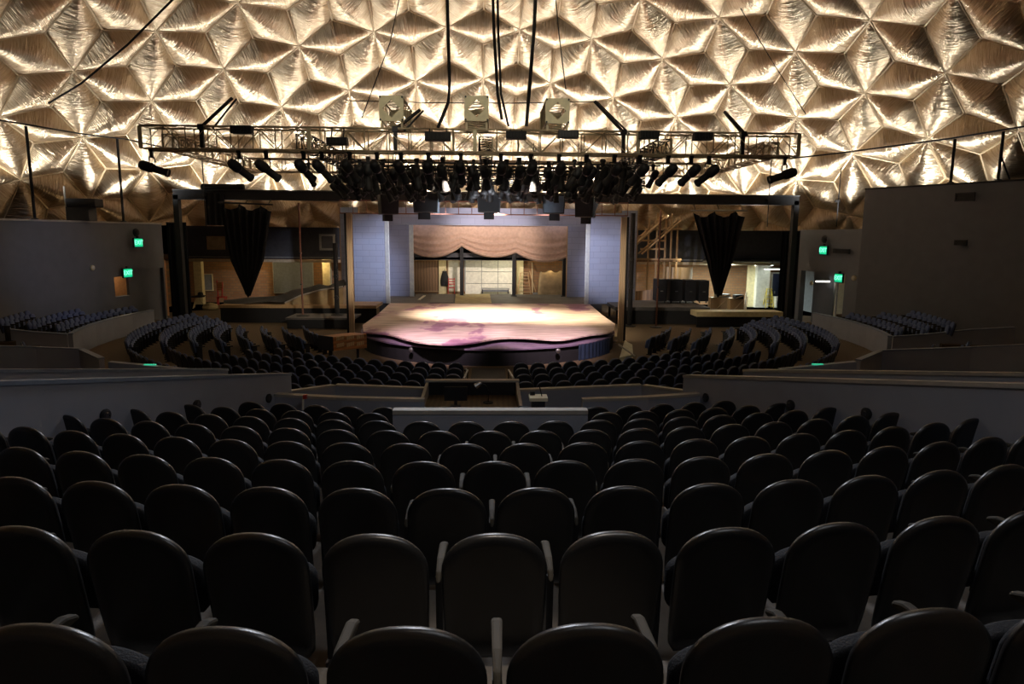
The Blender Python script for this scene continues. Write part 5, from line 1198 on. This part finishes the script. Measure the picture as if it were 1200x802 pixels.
# dense electrics over the stage
ZE = 7.28; n_ = 0
for k, D in enumerate((22.6, 23.7, 25.0, 26.3, 29.0, 30.2, 31.2)):
    half = (4.6, 5.0, 5.4, 5.9, 6.5, 6.8, 7.0)[k]
    t = thing('lighting_pipe', f"horizontal lighting pipe in the dense rig over the stage, {ORD(k+1)} from the front", 'pipe', (0, D, ZE), 0, 'pipes of the dense rig')
    m1 = MB(); m1.tube([(-half, D, ZE), (half, D, ZE)], .028, 8); m1.build('pipe', 'iron', t)
    m1 = MB(); 
    def cablef(u): return (-half+2*half*u, D-.04, ZE-.03-.09*abs(math.sin(u*37+k))-.05*abs(math.sin(u*91)))
    m1.tube([cablef(i/60) for i in range(61)], .02, 5); m1.build('cable', 'black', t)
    for i in range(7): x = -half+.3+(2*half-.6)*i/6; m1 = MB(); m1.tube([(x, D, ZE), (x, D, tz+.0)], .012, 4, False); m1.build('hanger', 'iron', t)
    cnt = 19
    for i in range(cnt):
        x = -half+.35+(2*half-.7)*i/(cnt-1)+R.uniform(-.12, .12)
        add_spot((x, D, ZE-.42), (x*.4+R.uniform(-3, 3), D+R.uniform(-1, 6), 1), f"dense rig spotlight, {ORD(i+1)} from the left on the {ORD(k+1)} pipe from the front", 'spotlights of the dense rig', R.uniform(1.05, 1.4))
# two hanging lights at the sides, seen under the truss against the foil
for px, py, lab in ((362, 207, 'small black lamp hanging below the left part of the front truss'), (406, 206, 'small black lamp hanging left of the dense rig'), (731, 211, 'small black lamp hanging alone right of the dense rig'), (765, 209, 'small black lamp hanging beside the small black box on the right')):
    q = W(px, py, 23.0); o = add_spot(q, (q.x*.6, 28, 1), lab, None, 1.0); del o['group']
    t = thing('hanging_pipe', lab.replace('small black lamp hanging', 'thin drop pipe').replace('beside', 'beside'), 'pipe', (q.x, q.y, q.z+.42)); m1 = MB(); m1.tube([(q.x, q.y, q.z+.38), (q.x, q.y, tz-.05)], .02, 6); m1.build('tube', 'iron', t); m1 = MB(); m1.tube([(q.x-.25, q.y, q.z+.40), (q.x+.25, q.y, q.z+.40)], .026, 6); m1.build('crossbar', 'iron', t)
# ladder-like pipe grid hanging in front of the portal
GA, GB = W(398, 237, 36.2), W(736, 240, 36.2); z1, z2 = W(570, 236.5, 36.2).z, W(570, 251.5, 36.2).z
t = thing('pipe_grid', 'long ladder-like pipe frame hanging across the top of the stage opening', 'pipe frame', ((GA.x+GB.x)/2, 36.2, z2))
for z in (z1, z2): m1 = MB(); m1.tube([(GA.x, 36.2, z), (GB.x, 36.2, z)], .035, 6); m1.build('rail', 'pipe', t)
for k in range(23): x = GA.x+(GB.x-GA.x)*k/22; m1 = MB(); m1.tube([(x, 36.2, z2), (x, 36.2, z1)], .022, 5, False); m1.build('upright', 'pipe', t)
for k in range(5): x = GA.x+(GB.x-GA.x)*k/4; m1 = MB(); m1.tube([(x, 36.2, z1), (x, 37.9, W(570, 232, 38).z-.2)], .02, 5); m1.build('hanger', 'iron', t)
# loudspeakers above the stage front
for i, (px, py, w_, h_, ang, side, lab) in enumerate(((454, 240, 22, 22, .45, None, 'black loudspeaker at the left end of the row above the stage'), (497, 238, 30, 22, .25, 'r', 'black loudspeaker with a pale blue side panel above the stage left'), (573, 239, 28, 20, 0, None, 'black loudspeaker in the middle of the row above the stage'),
                                                  (650, 240, 27, 21, -.2, None, 'blue grey loudspeaker right of the middle above the stage'), (687, 243, 22, 23, -.5, 'r', 'black loudspeaker with a pale blue side panel at the right end above the stage'))):
    c = W(px, py, 32.7); s_ = 32.7/FPX; wx, hz = w_*s_, h_*s_; Rm = Matrix.Rotation(ang, 3, 'Z')
    t = thing('loudspeaker', lab, 'loudspeaker', c, 0, 'loudspeakers above the stage')
    P = []
    for z in (-hz/2, hz/2):
        for (x, y) in ((-wx/2, -.4), (wx/2, -.4), (wx*.36, .5), (-wx*.36, .5)): P.append(c+Rm @ Vector((x*(1 if z > 0 else .9), y, z)))
    m1 = MB(); m1.hexa(P); m1.build('cabinet', 'speaker', t, bevel=.02)
    P2 = [c+Rm @ Vector((x, -.415, z)) for x, z in ((-wx*.40, -hz*.44), (wx*.40, -hz*.44), (wx*.45, hz*.44), (-wx*.45, hz*.44))]
    m1 = MB(); m1.extr(P2, Rm @ Vector((0, -.02, 0))); m1.build('grille', 'speakerf' if i == 3 else 'black', t)
    m1 = MB(); m1.cbox(c+Vector((0, 0, -hz/2-.16)), (wx*.42, .4, .3), Rm); m1.build('horn_box', 'black', t)
    if side:
        m1 = MB(); m1.cbox(c+Rm @ Vector((wx*.46, -.1, -.02)), (.30, .05, hz*1.0), Rm @ Matrix.Rotation(.35, 3, 'Y') if i == 4 else Rm); m1.build('side_panel', 'speakerside', t)
    m1 = MB()
    for x in (-wx*.3, wx*.3): p = c+Rm @ Vector((x, 0, hz/2)); m1.tube([p, (p.x, p.y, tz)], .018, 5, False)
    m1.build('chain', 'iron', t)
# black stage frame with legs
FZ = W(570, 232, 38.0).z; xl, xr = W(204, 230, 38.0).x, W(935, 238, 38.0).x
t = thing('stage_portal_beam', 'long black frame beam spanning the whole stage house above the drapes', 'frame', ((xl+xr)/2, 38, 0))
m1 = MB(); m1.box(xl, 37.85, FZ-.24, xr, 38.25, FZ+.24); m1.build('beam', 'black', t)
m1 = MB(); m1.tube([(xl, 37.8, FZ+.27), (xr, 37.8, FZ+.27)], .035, 6); m1.build('top_pipe', 'iron', t)
for x in (xl+.12, xr-.12):
    m1 = MB(); m1.box(x-.14, 37.85, 0, x+.14, 38.2, FZ); m1.build('leg', 'black', t)
def fold_drape(name, label, outline_top, outline_bot, D, m, amp=.10, nf=9, nu=40, nv=30, hem=None):
    """hanging cloth: outline_top/bot give left and right (px,py) at top and bottom"""
    a, b = W(*outline_top[0], D), W(*outline_top[1], D); c, d = W(*outline_bot[0], D), W(*outline_bot[1], D)
    def f(u, v):
        vv = v; l = a.lerp(c, vv); r = b.lerp(d, vv); p = l.lerp(r, u)
        z = p.z+(-.16*abs(math.sin(u*PI*3)) if hem else 0)*(1-v)
        return (p.x, D+amp*math.sin(u*nf*2*PI+math.sin(v*3)*.6)*(1-.5*v)-.05, z)
    m1 = MB(); m1.grid(f, nu, nv); m1.grid(lambda u, v: (f(1-u, v)[0], f(1-u, v)[1]+.03, f(1-u, v)[2]), nu, nv); return m1.build(name, m, None, True), a, b
for sgn, tp, mid, tip, lab in ((-1, ((257.5, 238.5), (317.5, 241)), ((270, 305), (309, 305)), ((288, 345), (293.5, 347)), 'black pointed drape gathered to a tip, hanging left of the stage'), (1, ((812, 248), (873.5, 248)), ((828, 305), (859, 305)), ((838, 345), (845, 347)), 'black pointed drape gathered to a tip, hanging right of the stage')):
    D = 37.4; A = [W(*p, D) for p in tp]; Bm = [W(*p, D) for p in mid]; Cc = [W(*p, D) for p in tip]; zk = A[0].z
    def f(u, v, off=0):
        if v < .62: q = v/.62; l, r = A[0].lerp(Bm[0], q), A[1].lerp(Bm[1], q)
        else: q = (v-.62)/.38; l, r = Bm[0].lerp(Cc[0], q), Bm[1].lerp(Cc[1], q)
        p = l.lerp(r, u)
        return (p.x, D+off+.16*math.sin(u*7*2*PI)*(1-.3*v), p.z-.30*abs(math.sin(u*PI*2.5))*(1-v)**3)
    t = thing('stage_drape', lab, 'drape', (A[0].lerp(A[1], .5).x, D, A[0].z), 0, 'black pointed drapes')
    m1 = MB(); m1.grid(f, 60, 40); m1.grid(lambda u, v: f(1-u, v, .04), 60, 40); m1.build('cloth', 'velour', t, True)
    m1 = MB(); m1.tube([A[0]+Vector((-.1, 0, .05)), A[1]+Vector((.1, 0, .05))], .05, 6); 
    m1.build('batten', 'black' if sgn < 0 else 'cap', t)
    m1 = MB()
    for u in (.05, .5, .95): p = A[0].lerp(A[1], u); m1.tube([(p.x, p.y, p.z+.05), (p.x, 37.84, FZ-.2)], .02, 5, False)
    m1.build('tie_line', 'black', t)
    m1 = MB(); m1.tube([Cc[0].lerp(Cc[1], .5)+Vector((0, 0, .05)), Cc[0].lerp(Cc[1], .5)+Vector((0, 0, -.12))], [.13, .03], 8); m1.build('tied_tip', 'velour', t)
# masking leg panels beside the walls and the small black block on the beam
for x0, x1, yt, lab in ((194.5, 218, 262, 'black masking drape between the left wall and the left wing'), (917, 938, 272, 'black masking drape between the right wing and the right wall')):
    a, b = W(x0, yt, 38.6), W(x1, yt, 38.6); t = thing('masking_drape', lab, 'drape', ((a.x+b.x)/2, 38.6, 0), 0, 'masking drapes'); m1 = MB()
    m1.grid(lambda u, v: (a.x+(b.x-a.x)*u, 38.6+.07*math.sin(u*8*PI), .02+(a.z-.02)*v), 40, 4); m1.grid(lambda u, v: (a.x+(b.x-a.x)*(1-u), 38.64+.07*math.sin((1-u)*8*PI), .02+(a.z-.02)*v), 40, 4); m1.build('cloth', 'velour', t, True)
    m1 = MB(); m1.tube([(a.x, 38.62, a.z+.03), (b.x, 38.62, a.z+.03)], .05, 6); m1.build('batten', 'black', t)
a, b = W(242.5, 264, 37.7), W(262, 226.5, 37.7); t = thing('rolled_drape', 'black bundled drape hanging over the beam left of the pointed drape', 'drape', ((a.x+b.x)/2, 37.7, a.z)); m1 = MB()
m1.grid(lambda u, v: (a.x+(b.x-a.x)*u, 37.68+.05*math.sin(u*6*PI), a.z+(b.z-a.z)*v), 30, 4); m1.grid(lambda u, v: (a.x+(b.x-a.x)*(1-u), 37.75+.05*math.sin((1-u)*6*PI), a.z+(b.z-a.z)*v), 30, 4); m1.build('cloth', 'velour', t, True)
m1 = MB(); m1.tube([(a.x-.25, 37.95, FZ+.42), (b.x+1.0, 37.95, FZ+.42)], .18, 8); m1.build('roll', 'velour', t)
# bracing rods above the front truss
for x0, y0, x1, y1, D, lab in ((272, 115, 236, 150, 19.95, 'dark diagonal brace rising from the left part of the front truss'), (492, 129, 463, 146, 19.95, 'dark diagonal brace beside the left truss stub'), (697, 119, 731, 150, 19.95, 'dark diagonal brace rising right of the right truss stub'), (849, 131, 871, 155, 19.95, 'dark diagonal brace near the right end of the front truss')):
    a, b = W(x0, y0, D+.6), W(x1, y1, D+.1); b.z = tz-.02; t = thing('brace_rod', lab, 'brace', b, 0, 'braces above the front truss')
    for k, o in enumerate((Vector(), Vector((.22, .25, 0)))):
        m1 = MB(); m1.tube([a+o*.4, b+o], .05-.02*k, 6); m1.build('rod', 'iron', t)
    m1 = MB(); m1.cbox(b+Vector((0, 0, .0)), (.16, .16, .14)); m1.box(b.x-.05, b.y-.05, tz-th_, b.x+.05, b.y+.05, tz); m1.build('bracket', 'iron', t)
# hanging cables and lines
def cable(name, label, pts, r, m='black', group=None, cat='cable'):
    t = MB(); t.tube(pts, r, 5); o = t.build(name, m); tag(o, label, cat, group); return o
cable('power_cable', 'thick black cable hanging from the dome left of the middle', [W(523, -60, 21.0), W(525, 30, 20.6), W(527, 95, 20.4), W(525.5, 120, 20.3), W(518, 138, 20.3), W(513, 150, 20.3)], .05)
cable('power_cable', 'black cable hanging from the dome at the middle, left of a close pair', [W(576, -60, 21.0), W(579, 40, 20.6), W(583, 110, 20.4), W(588, 140, 20.3)], .045)
cable('power_cable', 'black cable hanging from the dome at the middle, right of a close pair', [W(582, -60, 21.0), W(584, 40, 20.6), W(587, 110, 20.4), W(596, 148, 20.3)], .035)
cable('hoist_chain', 'dark hoist chain hanging from the dome right of the middle', [W(630, -60, 20.5), W(626, 30, 20.3), W(620, 110, 20.2), W(617, 148, 20.2)], .055, 'iron')
cable('thin_wire', 'thin wire slanting down to the right truss stub from the dome', [W(648, -40, 24), W(655, 40, 22), W(663, 105, 20.5)], .016, 'iron')
cable('thin_wire', 'thin wire slanting down to the left truss stub from the dome', [W(476, -40, 24), W(457, 50, 22), W(424, 138, 20.5)], .016, 'iron')
cable('thin_wire', 'long thin horizontal wire just above the truss stubs', [W(405, 118, 22), W(500, 120.5, 22), W(600, 121, 22), W(700, 119, 22)], .014, 'iron')
cable('thin_wire', 'long thin slanting wire across the foil on the right', [W(868, 10, 26), W(905, 72, 25), W(945, 135, 24)], .016, 'iron')
cable('dome_cable', 'long black cable slanting across the foil in the upper left', [W(206, -4, 24), W(150, 52, 25), W(95, 98, 26), W(57, 121, 27)], .035)
q0 = [W(-20, 138, 28.2), W(43, 148, 28.85), W(95, 157, 32), W(146, 163, 35.6), W(215, 178, 37.3)]
cable('safety_cable', 'thin black cable strung between the posts above the left wall', q0, .035)
q1 = [W(925, 186, 36), W(988, 179, 34.5), W(1110, 163, 30.65), W(1165, 154, 28.95), W(1215, 146, 27.6)]
cable('safety_cable', 'thin black cable strung between the posts above the right wall', q1, .04)
def wallpost(px, pyt, a, b, base, lab, brace=None):
    q, s = onwall(a, b, px, 240); dn = Vector((b[0]-a[0], b[1]-a[1], 0)).normalized(); n = Vector((-dn.y, dn.x, 0)); n = n if n.y > 0 else -n
    q = Vector((q.x+n.x*.15, q.y+n.y*.15, base)); z = W(px, pyt, q.y).z; t = thing('cable_post', lab, 'post', q, 0, 'posts on top of the side walls')
    m1 = MB(); m1.tube([q, (q.x, q.y, z)], .06, 6); m1.build('post', 'black', t); m1 = MB(); m1.lathe([(.14, 0), (.14, .03), (.06, .05)], 10, q); m1.build('base_plate', 'iron', t)
    if brace: m1 = MB(); m1.tube([(q.x, q.y, z*.5+base*.5), (q.x+brace*.6, q.y-brace*.3, base+.02)], .035, 5); m1.build('brace', 'black', t)
wallpost(43, 148, LA, LB, ZT+.08, 'tall thin black post on top of the left wall near the left edge')
wallpost(146.5, 162, LA, LB, ZT+.08, 'tall thin black post on top of the left wall above the exit signs')
wallpost(1109, 163, RB, RC, HB+.07, 'thin black post on top of the tall right wall, left of two')
wallpost(1164, 154, RB, RC, HB+.07, 'thin black post with a brace on the tall right wall, right of two', .6)
for px, yt, lab in ((987, 181, 'thin dark rod against the foil left of the tall right wall'), (904, 188, 'thin dark rod hanging under the right end of the front truss'), (236.5, 183, 'thin dark rod hanging under the left end of the front truss')):
    a, b = W(px, yt, 37.6), W(px, 266, 37.6); t = thing('hanging_rod', lab, 'rod', (a.x, 37.6, FZ), 0, 'thin rods by the stage frame'); zt3 = a.z; m1 = MB(); m1.tube([(a.x, 37.6, min(b.z, FZ-.2)), (a.x, 37.6, zt3)], .03, 5); m1.build('rod', 'iron', t); m1 = MB(); m1.cbox((a.x, 37.7, FZ), (.12, .3, .12)); m1.build('clamp', 'iron', t)
# dark follow-spot unit on top of the left wall
q, s = onwall(LA, LB, 98, 258); c = Vector((q.x-.3, q.y+.4, ZT+.08)); zt2 = W(98, 233, c.y).z
t = thing('wall_loudspeaker', 'dark bulky loudspeaker standing on top of the left wall', 'loudspeaker', c); m1 = MB(); m1.box(c.x-.55, c.y-.3, c.z, c.x+.5, c.y+.4, c.z+.62*(zt2-c.z)); m1.build('cabinet', 'speaker', t, bevel=.02)
m1 = MB(); m1.box(c.x-.5, c.y-.34, c.z+.62*(zt2-c.z), c.x+.85, c.y+.4, zt2); m1.build('horn', 'black', t, bevel=.03); m1 = MB(); m1.tube([(c.x-.7, c.y, c.z), (c.x-.7, c.y, c.z+1.6)], .04, 6); m1.build('side_pole', 'cap', t)

o = MB(); o.box(-.62, 17.4, 0, .62, 25.4, .025); o = o.build('aisle_dark_strip', 'black'); tag(o, 'dark strip added down the centre aisle to darken its floor', 'dark strip')  # added dark strip, keeps the aisle floor black
